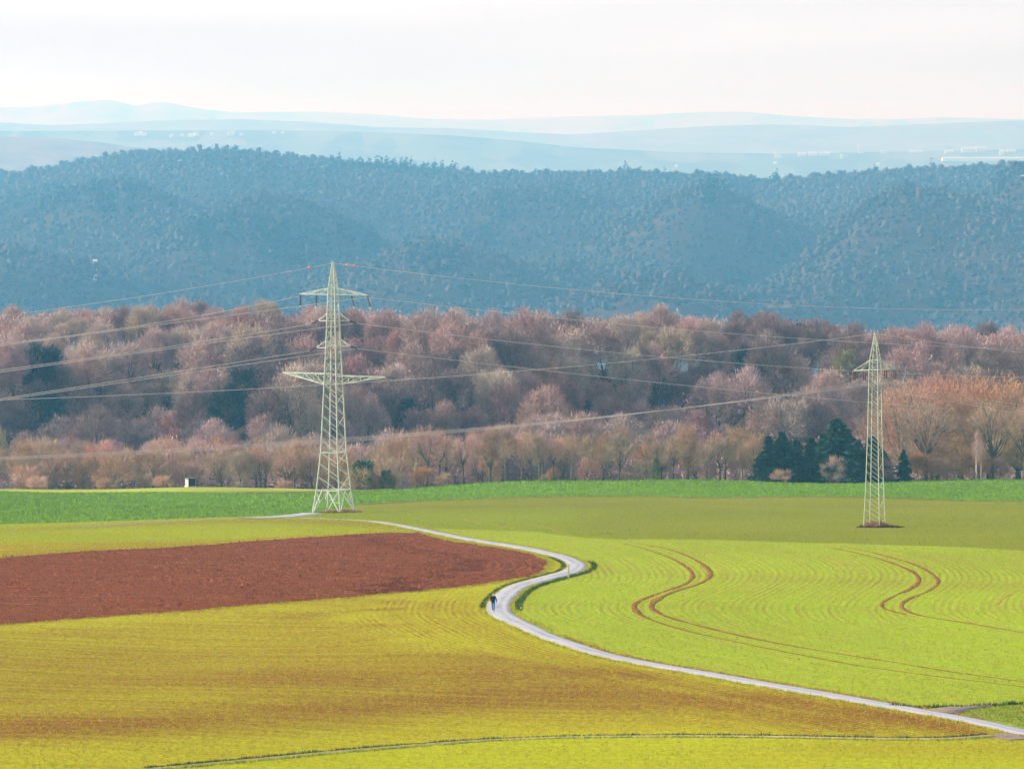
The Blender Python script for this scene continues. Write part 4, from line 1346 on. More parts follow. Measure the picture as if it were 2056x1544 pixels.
# ------------------------------------------------------------------ pylons
def lattice(root, levels, mat, leg_w, brace_w, xpattern, theta, max_braces=300):
    """four legs through the given (height, side) levels with bracing between them; faces: 0 front, 1 right, 2 back, 3 left"""
    a = Vector((math.cos(theta), -math.sin(theta), 0))
    b = Vector((math.sin(theta), math.cos(theta), 0))
    def corner(i, z):
        s = np.interp(z, [l[0] for l in levels], [l[1] for l in levels]) / 2
        sa, sb = ((-1, -1), (1, -1), (1, 1), (-1, 1))[i]
        return a * (sa * s) + b * (sb * s) + Vector((0, 0, z))
    zs = [l[0] for l in levels]
    for i in range(4):
        parts = [beam_mesh(corner(i, z0), corner(i, z1), leg_w) for z0, z1 in zip(zs, zs[1:])]
        V, F = join(parts)
        mesh_obj('leg', V, F, mat, root)
    return a, b, corner

def panels(root, corner, z0, z1, n, mode, w, mat):
    """bracing of the four faces in n panels between two heights"""
    zz = z0 + (z1 - z0) * (1 - (1 - np.linspace(0, 1, n + 1)) ** 1.12)
    for k in range(n):
        lo, hi = float(zz[k]), float(zz[k + 1])
        for f in range(4):
            i, j = f, (f + 1) % 4
            if mode == 'x':
                beam('brace', corner(i, lo), corner(j, hi), w, mat, root)
                beam('brace', corner(j, lo), corner(i, hi), w, mat, root)
            else:       # one diagonal a panel; the front and the left face keep their direction, the others alternate
                up = {0: False, 1: k % 2 == 0, 2: True, 3: True}[f]
                p, q = (corner(i, lo), corner(j, hi)) if up else (corner(j, lo), corner(i, hi))
                beam('brace', p, q, w, mat, root)

def ring(root, corner, z, w, mat):
    for f in range(4):
        beam('ring_bar', corner(f, z), corner((f + 1) % 4, z), w, mat, root)

def insulator(root, p, q, r, mat, discs=7):
    """a string of ribbed discs from p to q"""
    p, q = Vector(p), Vector(q)
    path, rad = [], []
    n = discs * 2 + 1
    for k in range(n + 1):
        path.append(p + (q - p) * (k / n))
        rad.append(r * (1.0 if k % 2 else 0.45))
    rad[0] = rad[-1] = r * 0.3
    V, F = tube(path, rad, 8)
    return mesh_obj('insulator', V, F, mat, root)

def build_pylon_tall():
    bx, by = cast(670, 1029)
    D = by
    s = FPX / D
    base = Vector((bx, by, hs(bx, by) - 0.1))
    root = empty('pylon', base)
    tag(root, 'tall pale-green lattice pylon with four crossarms beside the road', 'pylon')
    z = lambda py: (1030 - py) / s
    th = math.radians(26)
    side = lambda fr: fr / math.cos(th) / s
    lv = [(-0.2, side(57.5)), (z(983), side(46)), (z(907), side(34)), (z(780), side(25.5)), (z(692), side(19.5)), (z(590), side(14)), (z(576), side(12.5)), (z(528), side(2.2))]
    a, b, cor = lattice(root, lv, M_STEEL, 0.175, 0.12, 'x', th)
    # foot panel: K bracing, then the ring at its top
    for f in range(4):
        i, j = f, (f + 1) % 4
        mid = (cor(i, z(983)) + cor(j, z(983))) * 0.5
        for c in (i, j):
            beam('brace', cor(c, 0.0), mid, 0.13, M_STEEL, root)
            q = cor(c, 0.0) + (mid - cor(c, 0.0)) * 0.5
            beam('brace', q, cor(c, z(1006)), 0.08, M_STEEL, root)
            beam('brace', q, cor(c, z(985)), 0.08, M_STEEL, root)
    ring(root, cor, z(983), 0.14, M_STEEL)
    ring(root, cor, z(907), 0.12, M_STEEL)
    panels(root, cor, z(983), z(907), 3, 'd', 0.075, M_STEEL)
    panels(root, cor, z(907), z(770), 6, 'd', 0.07, M_STEEL)
    panels(root, cor, z(770), z(643), 6, 'x', 0.046, M_STEEL)
    panels(root, cor, z(643), z(578), 4, 'x', 0.042, M_STEEL)
    panels(root, cor, z(578), z(530), 5, 'x', 0.045, M_STEEL)
    for py in (770, 750, 692, 643, 590, 577):
        ring(root, cor, z(py), 0.08, M_STEEL)
    V, F = tube([cor(0, z(530)) * 0.0 + Vector((0, 0, z(530))), Vector((0, 0, z(524)))], [0.2, 0.22], 8)
    mesh_obj('peak_cap', V, F, M_STEEL, root)
    for i in range(4):
        c = cor(i, 0.0)
        V, F = tube([Vector((c.x, c.y, -0.8)), Vector((c.x, c.y, 0.25))], [0.45, 0.38], 8)
        mesh_obj('footing', V, F, M_CONC, root)
    tips = {}
    def arm(sgn, reach, zt, ztower, w, kind, bays):
        arm_e = empty('crossarm', (0, 0, 0))
        arm_e.parent = root
        tip = a * (sgn * reach) + Vector((0, 0, zt))
        corners = (1, 2) if sgn > 0 else (0, 3)
        for c in corners:
            beam('chord', cor(c, zt), tip, w, M_STEEL, arm_e)
            beam('chord', cor(c, ztower), tip, w, M_STEEL, arm_e)
            for k in range(1, bays):
                t = k / bays
                p0 = cor(c, zt).lerp(tip, t)
                p1 = cor(c, ztower).lerp(tip, t)
                beam('strut', p0, p1, w * 0.6, M_STEEL, arm_e)
                p2 = cor(c, ztower).lerp(tip, max(0, (k - 1) / bays))
                beam('strut', p0, p2, w * 0.6, M_STEEL, arm_e)
        for k in range(1, bays):
            t = k / bays
            beam('strut', cor(corners[0], zt).lerp(tip, t), cor(corners[1], zt).lerp(tip, t), w * 0.55, M_STEEL, arm_e)
        return tip
    m = lambda dpx: dpx / s / math.cos(th)
    tips['lowL'] = arm(-1, m(104), z(749), z(770), 0.15, 'low', 4)
    tips['lowR'] = arm(1, m(106), z(753), z(770), 0.15, 'low', 4)
    tips['topL'] = arm(-1, m(69), z(590), z(577), 0.12, 'top', 3)
    tips['topR'] = arm(1, m(69), z(590), z(577), 0.12, 'top', 3)
    tips['m2L'] = arm(-1, m(31), z(643), z(627), 0.085, 'mid', 1)
    tips['m2R'] = arm(1, m(33), z(642), z(627), 0.085, 'mid', 1)
    tips['m3L'] = arm(-1, m(35), z(697), z(682), 0.085, 'mid', 1)
    tips['m3R'] = arm(1, m(35), z(693), z(680), 0.085, 'mid', 1)
    dl = Vector((-0.5, -0.87, -0.05))
    dr = Vector((0.46, 0.88, -0.06))
    ends = {}
    for kx, tp in tips.items():
        d = dl if kx.endswith('L') else dr
        if kx.startswith('low'):
            continue
        if not kx.startswith('top'):
            e = tp + Vector((d.x * 1.0, d.y * 1.0, -0.22)) * 2.1
            insulator(root, tp, e, 0.15, M_CERAMIC, 8)
            ends[kx] = base + e
        else:
            ends[kx] = base + tp + Vector((0, 0, -0.35))
    e = tips['lowR'] + Vector((0.9, 0.3, -0.16)) * 1.9
    insulator(root, tips['lowR'], e, 0.15, M_CERAMIC, 8)
    # hanging strings on the top arm, slanting post strings standing on the low arm
    for dx, lean in ((-68, -0.12), (-35, -0.1), (38, 0.42), (71, 0.42)):
        p = a * m(dx) * (0.98) + Vector((0, 0, z(592)))
        q = p + Vector((lean, 0, -1.75))
        insulator(root, p, q, 0.16, M_CERAMIC, 8)
        V, F = tube([q, q + Vector((0.0, 0, -0.28))], [0.10, 0.13], 6)
        mesh_obj('clamp', V, F, M_STEEL, root)
    for dx, lean in ((-98, 0.3), (-64, 0.3), (72, -0.35), (105, -0.35)):
        p = a * m(dx) + Vector((0, 0, z(749)))
        beam('post', p, p + Vector((lean * 0.35, 0, 0.95)), 0.06, M_STEEL, root)
        insulator(root, p + Vector((lean * 0.35, 0, 0.95)), p + Vector((lean * 0.9, 0, 2.35)), 0.12, M_CERAMIC2 if dx < 0 else M_CERAMIC, 8)
    ends['peak'] = base + Vector((0, 0, z(527)))
    return ends, base

def build_pylon_small():
    bx, by = cast(1756, 1058)
    D = by
    s = FPX / D
    base = Vector((bx, by, hs(bx, by) - 0.1))
    root = empty('pylon', base)
    tag(root, 'slender lattice pylon with one crossarm standing in the thin wheat', 'pylon')
    z = lambda py: (1060 - py) / s
    th = math.radians(25)
    side = lambda fr: fr / math.cos(th) / s
    lv = [(-0.2, side(31.5)), (z(1020), side(28)), (z(960), side(24.5)), (z(860), side(20)), (z(742), side(17)), (z(722), side(15.5)), (z(671), side(2.0))]
    a, b, cor = lattice(root, lv, M_STEEL2, 0.095, 0.08, 'd', th)
    panels(root, cor, 0.0, z(745), 18, 'd', 0.042, M_STEEL2)
    panels(root, cor, z(742), z(722), 2, 'x', 0.035, M_STEEL2)
    panels(root, cor, z(722), z(675), 4, 'd', 0.04, M_STEEL2)
    for py in (742, 722):
        ring(root, cor, z(py), 0.09, M_STEEL2)
    V, F = tube([Vector((0, 0, z(673))), Vector((0, 0, z(667)))], [0.14, 0.15], 8)
    mesh_obj('peak_cap', V, F, M_STEEL2, root)
    for i in range(4):
        c = cor(i, 0.0)
        V, F = tube([Vector((c.x, c.y, -0.8)), Vector((c.x, c.y, 0.2))], [0.3, 0.26], 8)
        mesh_obj('footing', V, F, M_CONC, root)
    m = lambda dpx: dpx / s / math.cos(th)
    for sgn, reach, zt in ((-1, m(42), z(744)), (1, m(40), z(738))):
        arm_e = empty('crossarm', (0, 0, 0))
        arm_e.parent = root
        tip = a * (sgn * reach) + Vector((0, 0, zt))
        for c in ((1, 2) if sgn > 0 else (0, 3)):
            beam('chord', cor(c, z(742)), tip, 0.10, M_STEEL2, arm_e)
            beam('chord', cor(c, z(722)), tip, 0.06, M_STEEL2, arm_e)
            beam('strut', cor(c, z(742)).lerp(tip, 0.5), cor(c, z(722)).lerp(tip, 0.02), 0.05, M_STEEL2, arm_e)
            beam('strut', cor(c, z(742)).lerp(tip, 0.5), cor(c, z(722)).lerp(tip, 0.5), 0.045, M_STEEL2, arm_e)
    ends = {'peak': base + Vector((0, 0, z(669)))}
    for i, dx in enumerate((-41, -21, 20, 38)):
        p = a * m(dx) + Vector((0, 0, z(745) + (0.3 if dx > 0 else 0)))
        q = p + Vector((0, 0, -1.35))
        beam('hanger', p + Vector((0, 0, 0.1)), p - Vector((0, 0, 0.15)), 0.07, M_STEEL2, root)
        insulator(root, p - Vector((0.14, 0, 0.1)), q - Vector((0.14, 0, 0)), 0.12, M_CERAMIC2, 7)
        insulator(root, p + Vector((0.14, 0, -0.1)), q + Vector((0.14, 0, 0)), 0.12, M_CERAMIC2, 7)
        beam('yoke', q - Vector((0.25, 0, 0.05)), q + Vector((0.25, 0, -0.05)), 0.08, M_STEEL2, root)
        beam('hanger', q, q - Vector((0, 0, 0.35)), 0.07, M_STEEL2, root)
        ends['c%d' % i] = base + q - Vector((0, 0, 0.35))
    return ends, base

tallE, tallB = build_pylon_tall()
smallE, smallB = build_pylon_small()

# ------------------------------------------------------------------ wires
def wire(start, dirxy, two, label, r=0.042, far=1.35, name='power_line_wire', balls=()):
    """a sagging wire from start along dirxy, hung through two picture points"""
    d = Vector((dirxy[0], dirxy[1])).normalized()
    T, Z = [0.0], [start.z]
    for px, py in two:
        rr = ray(px, py)
        kx, kz = rr[0] / rr[1], rr[2] / rr[1]
        t = (kx * start.y - start.x) / (d.x - kx * d.y)
        T.append(t)
        Z.append(kz * (start.y + d.y * t))
    co = np.polyfit(T, Z, 2)
    ts = np.linspace(0, T[-1] * far, 48)
    pts = [Vector((start.x + d.x * t, start.y + d.y * t, float(np.polyval(co, t)))) for t in ts]
    V, F = tube(pts, r, 5, False)
    o = mesh_obj(name, V, F, M_WIRE)
    tag(o, label, 'wire')
    for t, br in balls:
        p = Vector((start.x + d.x * t, start.y + d.y * t, float(np.polyval(co, t))))
        n, k = 12, 8
        Vb = [p + Vector((0, 0, br))] + [p + Vector((br * math.sin(math.pi * i / k) * math.cos(2 * math.pi * j / n), br * math.sin(math.pi * i / k) * math.sin(2 * math.pi * j / n), br * math.cos(math.pi * i / k))) for i in range(1, k) for j in range(n)] + [p - Vector((0, 0, br))]
        Fb = [(0, 1 + j, 1 + (j + 1) % n) for j in range(n)] + [(1 + (i - 1) * n + j, 1 + i * n + j, 1 + i * n + (j + 1) % n, 1 + (i - 1) * n + (j + 1) % n) for i in range(1, k - 1) for j in range(n)]
        q = 1 + (k - 2) * n
        Fb += [(len(Vb) - 1, q + (j + 1) % n, q + j) for j in range(n)]
        mesh_obj('marker_ball', Vb, Fb, M_BALL, o, smooth=True)
    return o
DL, DR = (-0.5, -0.87), (0.46, 0.88)
def t_at(start, dirxy, px):
    d = Vector(dirxy).normalized()
    kx = ray(px, 500)[0] / ray(px, 500)[1]
    return (kx * start.y - start.x) / (d.x - kx * d.y)
pk = tallE['peak']
wire(pk, DL, [(350, 585), (0, 635)], 'top earth wire left of the tall pylon with one red marker ball', 0.032, balls=[(t_at(pk, DL, 621), 0.23)])
wire(pk, DR, [(1028, 570), (2040, 622)], 'top earth wire right of the tall pylon with two red marker balls', 0.036, 1.1, balls=[(t_at(pk, DR, 698), 0.23), (t_at(pk, DR, 712), 0.23)])
wire(tallE['topL'], DL, [(306, 650), (0, 691)], 'upper wire leaving the highest crossarm to the left')
wire(tallE['topR'], DL, [(306, 654), (0, 694.5)], 'lower wire leaving the highest crossarm to the left')
wire(tallE['m2L'], DL, [(340, 696), (0, 743)], 'upper wire leaving the second crossarm to the left')
wire(tallE['m2R'], DL, [(340, 700), (0, 747.5)], 'lower wire leaving the second crossarm to the left')
wire(tallE['m3L'], DL, [(306, 754), (0, 801)], 'upper wire leaving the third crossarm to the left')
wire(tallE['m3R'], DL, [(306, 759), (0, 804)], 'lower wire leaving the third crossarm to the left')
wire(tallE['topR'], DR, [(1040, 631), (2056, 701)], 'wire leaving the highest crossarm to the right', 0.04, 1.1)
wire(tallE['m2R'], DR, [(1040, 688), (2056, 758)], 'wire leaving the second crossarm to the right', 0.04, 1.1)
wire(tallE['m3R'], DR, [(1040, 738), (2056, 832)], 'wire leaving the third crossarm to the right', 0.04, 1.1)
sp_ = smallE['peak']
wire(sp_, DL, [(1057, 744), (0, 803)], 'earth wire running left from the tip of the small pylon', 0.028, 1.15)
wire(sp_, DR, [(1910, 692), (2056, 708)], 'earth wire running right from the tip of the small pylon', 0.03, 1.5)
for i, (o1, o2, o3, w) in enumerate(((0, 0, 0, 'lowest'), (-2, -1.5, -2, 'second lowest'), (-4, -3, -3.5, 'third lowest'), (-6, -4.5, -5, 'uppermost'))):
    wire(smallE['c%d' % i], DL, [(1057, 855 + o2), (0, 923 + o3)], w + ' of the four wires running left from the small pylon', 0.02, 1.15)
    wire(smallE['c%d' % i], DR, [(1910, 806 - i * 5), (2056, 832 - i * 6)], w + ' of the four wires running right from the small pylon', 0.022, 1.5)

# scrub round the pylon feet
def scrub(name, label, cx, cy, rx, ry, n, hgt, mat, seed, wid=0.07, dome=True):
    rng = np.random.default_rng(seed)
    a, q = rng.uniform(0, 6.28, n), np.sqrt(rng.random(n))
    wob = 1 + 0.25 * np.sin(3 * a + seed) + 0.15 * np.sin(7 * a)
    x, y = cx + np.cos(a) * q * rx * wob, cy + np.sin(a) * q * ry * wob
    hh = hgt * ((1 - q ** 2) * 0.9 + 0.1 if dome else 1.0) * (0.65 + 0.35 * np.sin(x * 2.3) * np.sin(y * 1.7 + 1))
    zz = h(x, y) + rng.random(n) * hh * 0.6
    d = np.column_stack([rng.normal(0, 0.7, (n, 2)), np.ones(n)])
    V, F = slivers(np.column_stack([x, y, zz]), d, 0.25 + hh * rng.uniform(0.25, 0.6, n), wid * rng.uniform(0.6, 1.4, n), rng)
    tag(mesh_obj(name, V, F, mat), label, 'scrub', kind='stuff')
M_DKSCRUB = simple('dark bramble', (0.035, 0.03, 0.018), (0.10, 0.055, 0.03), 1.0, 0.9)
scrub('dry_scrub', 'rusty dry scrub around the foot of the small pylon', smallB.x, smallB.y, 1.9, 2.6, 2600, 1.3, M_DRY, 1)
scrub('dark_scrub', 'dark bramble mat spreading under the foot of the small pylon', smallB.x + 0.4, smallB.y - 0.4, 3.0, 3.6, 1700, 0.35, M_DKSCRUB, 2)
scrub('dry_scrub', 'reddish low scrub under the tall pylon', tallB.x + 1.2, tallB.y, 3.2, 5.0, 2200, 0.6, M_DRY, 3)
scrub('dark_scrub', 'dark low weeds under the tall pylon', tallB.x, tallB.y, 3.4, 5.0, 1200, 0.3, M_VERGE_DK, 4)

# ------------------------------------------------------------------ raised hide at the wood's edge
def hide():
    px, D = 381, 966.0
    x = (px - CX) / FPX * D
    z0 = hs(x, D)
    root = empty('raised_hide', (x, D, z0), math.radians(27))
    tag(root, 'white and dark wooden hunting hide on legs at the wood edge', 'hide')
    pale_ = simple('whitewashed boards', (0.50, 0.40, 0.36), (0.60, 0.50, 0.45), 1.5, 0.8)
    dark_ = simple('shade dark boards', (0.018, 0.022, 0.035), (0.035, 0.04, 0.055), 1.5, 0.7)  # the front's shade is put into this board colour
    wood_ = simple('bleached timber', (0.55, 0.47, 0.38), (0.70, 0.60, 0.50), 1.5, 0.8)
    w, dpt, f0, f1 = 0.80, 0.75, 0.42, 2.05
    for sx in (-1, 1):
        for sy in (-1, 1):
            beam('leg', (sx * w * 1.1, sy * dpt * 1.1, -0.2), (sx * w * 0.85, sy * dpt * 0.85, f0), 0.12, wood_, root)
    V, F = box(-w - 0.22, w + 0.12, -dpt - 0.12, dpt + 0.12, f0, f0 + 0.12)
    mesh_obj('platform', V, F, wood_, root)
    nb = 7
    for k in range(nb):
        a0 = -dpt + 2 * dpt * k / nb
        V, F = box(-w, -w + 0.05, a0 + 0.01, a0 + 2 * dpt / nb - 0.01, f0 + 0.12, f1)
        mesh_obj('plank', V, F, pale_, root)
        V, F = box(w - 0.05, w, a0 + 0.01, a0 + 2 * dpt / nb - 0.01, f0 + 0.12, f1)
        mesh_obj('plank', V, F, pale_, root)
        a1 = -w + 0.05 + (2 * w - 0.1) * k / nb
        V, F = box(a1 + 0.01, a1 + (2 * w - 0.1) / nb - 0.01, -dpt, -dpt + 0.05, f0 + 0.12, f1 - 0.05)
        mesh_obj('plank', V, F, dark_, root)
        V, F = box(a1 + 0.01, a1 + (2 * w - 0.1) / nb - 0.01, dpt - 0.05, dpt, f0 + 0.12, f1 - 0.05)
        mesh_obj('plank', V, F, dark_, root)
    V = [(-w - 0.3, -dpt - 0.15, f1), (w + 0.1, -dpt - 0.15, f1 + 0.02), (w + 0.1, dpt + 0.15, f1 + 0.02), (-w - 0.3, dpt + 0.15, f1)]
    V = V + [(a, b, c + 0.09) for a, b, c in V]
    mesh_obj('roof', V, [(0, 3, 2, 1), (4, 5, 6, 7), (0, 1, 5, 4), (1, 2, 6, 5), (2, 3, 7, 6), (3, 0, 4, 7)], simple('grey roof felt', (0.10, 0.09, 0.09), (0.18, 0.16, 0.15), 2.0), root)
    for t in (0.15, 0.4, 0.65, 0.9):
        beam('rung', (w + 0.5 - 0.4 * t, -0.2, t * f0 * 1.2), (w + 0.5 - 0.4 * t, 0.25, t * f0 * 1.2), 0.05, wood_, root)
    for yy in (-0.2, 0.25):
        beam('ladder_rail', (w + 0.55, yy, -0.1), (w + 0.06, yy, f0 + 0.35), 0.06, wood_, root)
hide()

# ------------------------------------------------------------------ marker post by the road bend
def post():
    x, y = cast(1141, 1161)
    z = hs(x, y)
    root = empty('marker_post', (x, y, z))
    tag(root, 'cream wooden marker post at the inside of the road bend', 'post')
    cream = simple('cream painted wood', (0.72, 0.58, 0.38), (0.82, 0.70, 0.50), 2.0, 0.7)
    orange = simple('orange painted edge', (0.70, 0.32, 0.12), (0.78, 0.40, 0.18), 2.0, 0.7)
    V, F = box(-0.08, 0.08, -0.08, 0.08, -0.3, 1.5)
    mesh_obj('shaft', V, F, cream, root)
    V, F = join([box(-0.085, 0.085, -0.085, 0.085, 1.5, 1.53), ([(-0.085, -0.085, 1.53), (0.085, -0.085, 1.53), (0.085, 0.085, 1.53), (-0.085, 0.085, 1.53), (0, 0, 1.6)], [(0, 1, 4), (1, 2, 4), (2, 3, 4), (3, 0, 4)])])
    mesh_obj('cap', V, F, cream, root)
    V, F = box(0.08, 0.115, -0.07, 0.07, -0.1, 1.42)
    mesh_obj('edge_strip', V, F, orange, root)
    # pale stones by the lower end of the right verge
    st = simple('pale stone', (0.50, 0.42, 0.34), (0.62, 0.52, 0.44), 3.0, 0.9)
    for px, py, r, lb in ((1045, 1216, 0.10, 'pale upper stone at the lower end of the dark verge'), (1046, 1223, 0.12, 'pale lower stone at the lower end of the dark verge')):
        xx, yy = cast(px, py)
        rg = np.random.default_rng(int(px + py))
        V = []
        for i in range(5):
            for j in range(8):
                t, a = math.pi * (i + 0.5) / 5, 2 * math.pi * j / 8
                q = r * rg.uniform(0.8, 1.2)
                V.append((q * math.sin(t) * math.cos(a) * 1.2, q * math.sin(t) * math.sin(a), q * math.cos(t) * 0.8))
        F = [(i * 8 + j, (i + 1) * 8 + j, (i + 1) * 8 + (j + 1) % 8, i * 8 + (j + 1) % 8) for i in range(4) for j in range(8)] + [tuple(range(8)), tuple(range(39, 31, -1))]
        tag(mesh_obj('stone', V, F, st, loc=(xx, yy, hs(xx, yy) + 0.1)), lb, 'stone')
post()

# ------------------------------------------------------------------ walker
def skin(name, verts, edges, radii, mat, parent, root_i=0, sub=2):
    me = bpy.data.meshes.new(name)
    me.from_pydata(verts, edges, [])
    o = bpy.data.objects.new(name, me)
    COL.objects.link(o)
    o.parent = parent
    mo = o.modifiers.new('skin', 'SKIN')
    mo.use_smooth_shade = True
    for i, r in enumerate(radii):
        sv = me.skin_vertices[0].data[i]
        sv.radius = (r, r) if not hasattr(r, '__len__') else r
        sv.use_root = i == root_i
    ss = o.modifiers.new('sub', 'SUBSURF')
    ss.levels = ss.render_levels = sub
    me.materials.append(mat)
    return o
def person():
    x, y = cast(990.5, 1231)
    root = empty('person', (x, y, hs(x, y) + 0.09), math.radians(-12))
    tag(root, 'person in a dark coat and blue jeans walking down the road', 'person')
    skin_m = simple('skin', (0.55, 0.33, 0.24), (0.62, 0.40, 0.30), 5, 0.6)
    coat_m = simple('dark coat cloth', (0.010, 0.012, 0.018), (0.022, 0.022, 0.032), 4, 0.9)
    jean_m = simple('blue denim', (0.055, 0.13, 0.26), (0.09, 0.20, 0.36), 6, 0.9)
    hair_m = simple('fair hair', (0.50, 0.35, 0.18), (0.62, 0.46, 0.28), 9, 0.7)
    shoe_m = simple('pinkish shoes', (0.40, 0.22, 0.24), (0.52, 0.32, 0.34), 5, 0.7)
    # walking: facing -Y, the left leg (x > 0) forward, arms swinging
    J = {'pel': (0, 0, 0.95), 'sp': (0, 0, 1.12), 'ch': (0, 0.01, 1.32), 'nk': (0, 0, 1.49), 'hd': (0, -0.02, 1.60), 'tp': (0, -0.02, 1.70),
         'shl': (0.18, 0, 1.42), 'ell': (0.25, 0.10, 1.15), 'wrl': (0.31, 0.06, 0.90), 'shr': (-0.18, 0, 1.42), 'elr': (-0.23, 0.02, 1.14), 'wrr': (-0.21, -0.14, 0.92),
         'hpl': (0.10, 0, 0.92), 'knl': (0.10, -0.14, 0.52), 'anl': (0.10, -0.18, 0.09), 'tol': (0.10, -0.34, 0.04),
         'hpr': (-0.10, 0, 0.92), 'knr': (-0.10, 0.02, 0.50), 'anr': (-0.10, 0.22, 0.14), 'tor': (-0.10, 0.12, 0.03)}
    R = {'pel': .13, 'sp': .12, 'ch': .145, 'nk': .055, 'hd': (.085, .10), 'tp': .07, 'shl': .065, 'ell': .045, 'wrl': .03, 'shr': .065, 'elr': .045, 'wrr': .03,
         'hpl': .085, 'knl': .058, 'anl': .042, 'tol': .032, 'hpr': .085, 'knr': .058, 'anr': .042, 'tor': .032}
    E = [('pel', 'sp'), ('sp', 'ch'), ('ch', 'nk'), ('nk', 'hd'), ('hd', 'tp'), ('ch', 'shl'), ('shl', 'ell'), ('ell', 'wrl'), ('ch', 'shr'), ('shr', 'elr'), ('elr', 'wrr'),
         ('pel', 'hpl'), ('hpl', 'knl'), ('knl', 'anl'), ('anl', 'tol'), ('pel', 'hpr'), ('hpr', 'knr'), ('knr', 'anr'), ('anr', 'tor')]
    names = list(J)
    verts, rad, edges = [J[n] for n in names], [R[n] for n in names], [(names.index(a), names.index(b)) for a, b in E]
    for sgn, wr, el in ((1, 'wrl', 'ell'), (-1, 'wrr', 'elr')):
        w, e = Vector(J[wr]), Vector(J[el])
        d = (w - e).normalized()
        palm = len(verts)
        verts.append(tuple(w + d * 0.07)); rad.append(0.034)
        edges.append((names.index(wr), palm))
        for k, (ln, off) in enumerate(((0.075, -0.026), (0.085, -0.009), (0.08, 0.009), (0.062, 0.026))):
            b = w + d * 0.10 + Vector((0, off, 0))
            i = len(verts)
            verts += [tuple(b), tuple(b + d * ln * 0.5 + Vector((-sgn * 0.008, -0.006, 0))), tuple(b + d * ln + Vector((-sgn * 0.02, -0.012, 0)))]
            rad += [0.010, 0.009, 0.008]
            edges += [(palm, i), (i, i + 1), (i + 1, i + 2)]
        i = len(verts)
        b = w + d * 0.045 + Vector((-sgn * 0.012, -0.035, 0))
        verts += [tuple(b), tuple(b + d * 0.04 + Vector((-sgn * 0.008, -0.018, 0)))]
        rad += [0.011, 0.009]
        edges += [(palm, i), (i, i + 1)]
    skin('body', verts, edges, rad, skin_m, root)
    def sub_skin(name, chain, rr, mat, edge):
        skin(name, chain, edge, rr, mat, root)
    sub_skin('coat', [(0, 0, 0.80), (0, 0, 1.0), (0, 0, 1.15), (0, 0.01, 1.33), (0, 0, 1.45), J['shl'], J['ell'], (0.30, 0.07, 0.95), J['shr'], J['elr'], (-0.213, -0.11, 0.96)],
             [(.19, .17), (.185, .165), (.17, .15), (.185, .16), .09, .085, .065, .05, .085, .065, .05], coat_m, [(0, 1), (1, 2), (2, 3), (3, 4), (3, 5), (5, 6), (6, 7), (3, 8), (8, 9), (9, 10)])
    sub_skin('jeans', [(0, 0, 0.93), J['hpl'], J['knl'], (0.10, -0.178, 0.13), J['hpr'], J['knr'], (-0.10, 0.205, 0.18)], [.14, .10, .075, .06, .10, .075, .06], jean_m, [(0, 1), (1, 2), (2, 3), (0, 4), (4, 5), (5, 6)])
    for c in ('l', 'r'):
        a, t = Vector(J['an' + c]), Vector(J['to' + c])
        skin('shoe', [tuple(a + Vector((0, 0.04, -0.03))), tuple((a + t) / 2 + Vector((0, 0, -0.005))), tuple(t)], [(0, 1), (1, 2)], [.05, .052, .042], shoe_m, root)
    skin('hair', [(0, 0.045, 1.50), (0, 0.045, 1.62), (0, 0.01, 1.71)], [(0, 1), (1, 2)], [(.085, .05), (.105, .075), (.085, .09)], hair_m, root)
    # face: eyes, nose, mouth, ears
    for nm, p, r, mt in (('eye', (0.035, -0.115, 1.625), .012, coat_m), ('eye', (-0.035, -0.115, 1.625), .012, coat_m), ('nose', (0, -0.128, 1.595), .016, skin_m), ('mouth', (0, -0.112, 1.555), .014, shoe_m), ('ear', (0.092, -0.01, 1.61), .022, skin_m), ('ear', (-0.092, -0.01, 1.61), .022, skin_m)):
        V, F = tube([Vector(p) + Vector((0, 0, -r)), Vector(p) + Vector((0, 0, -r * 0.3)), Vector(p) + Vector((0, 0, r * 0.3)), Vector(p) + Vector((0, 0, r))], [r * 0.4, r, r, r * 0.4], 6)
        mesh_obj(nm, V, F, mt, root, smooth=True)
person()

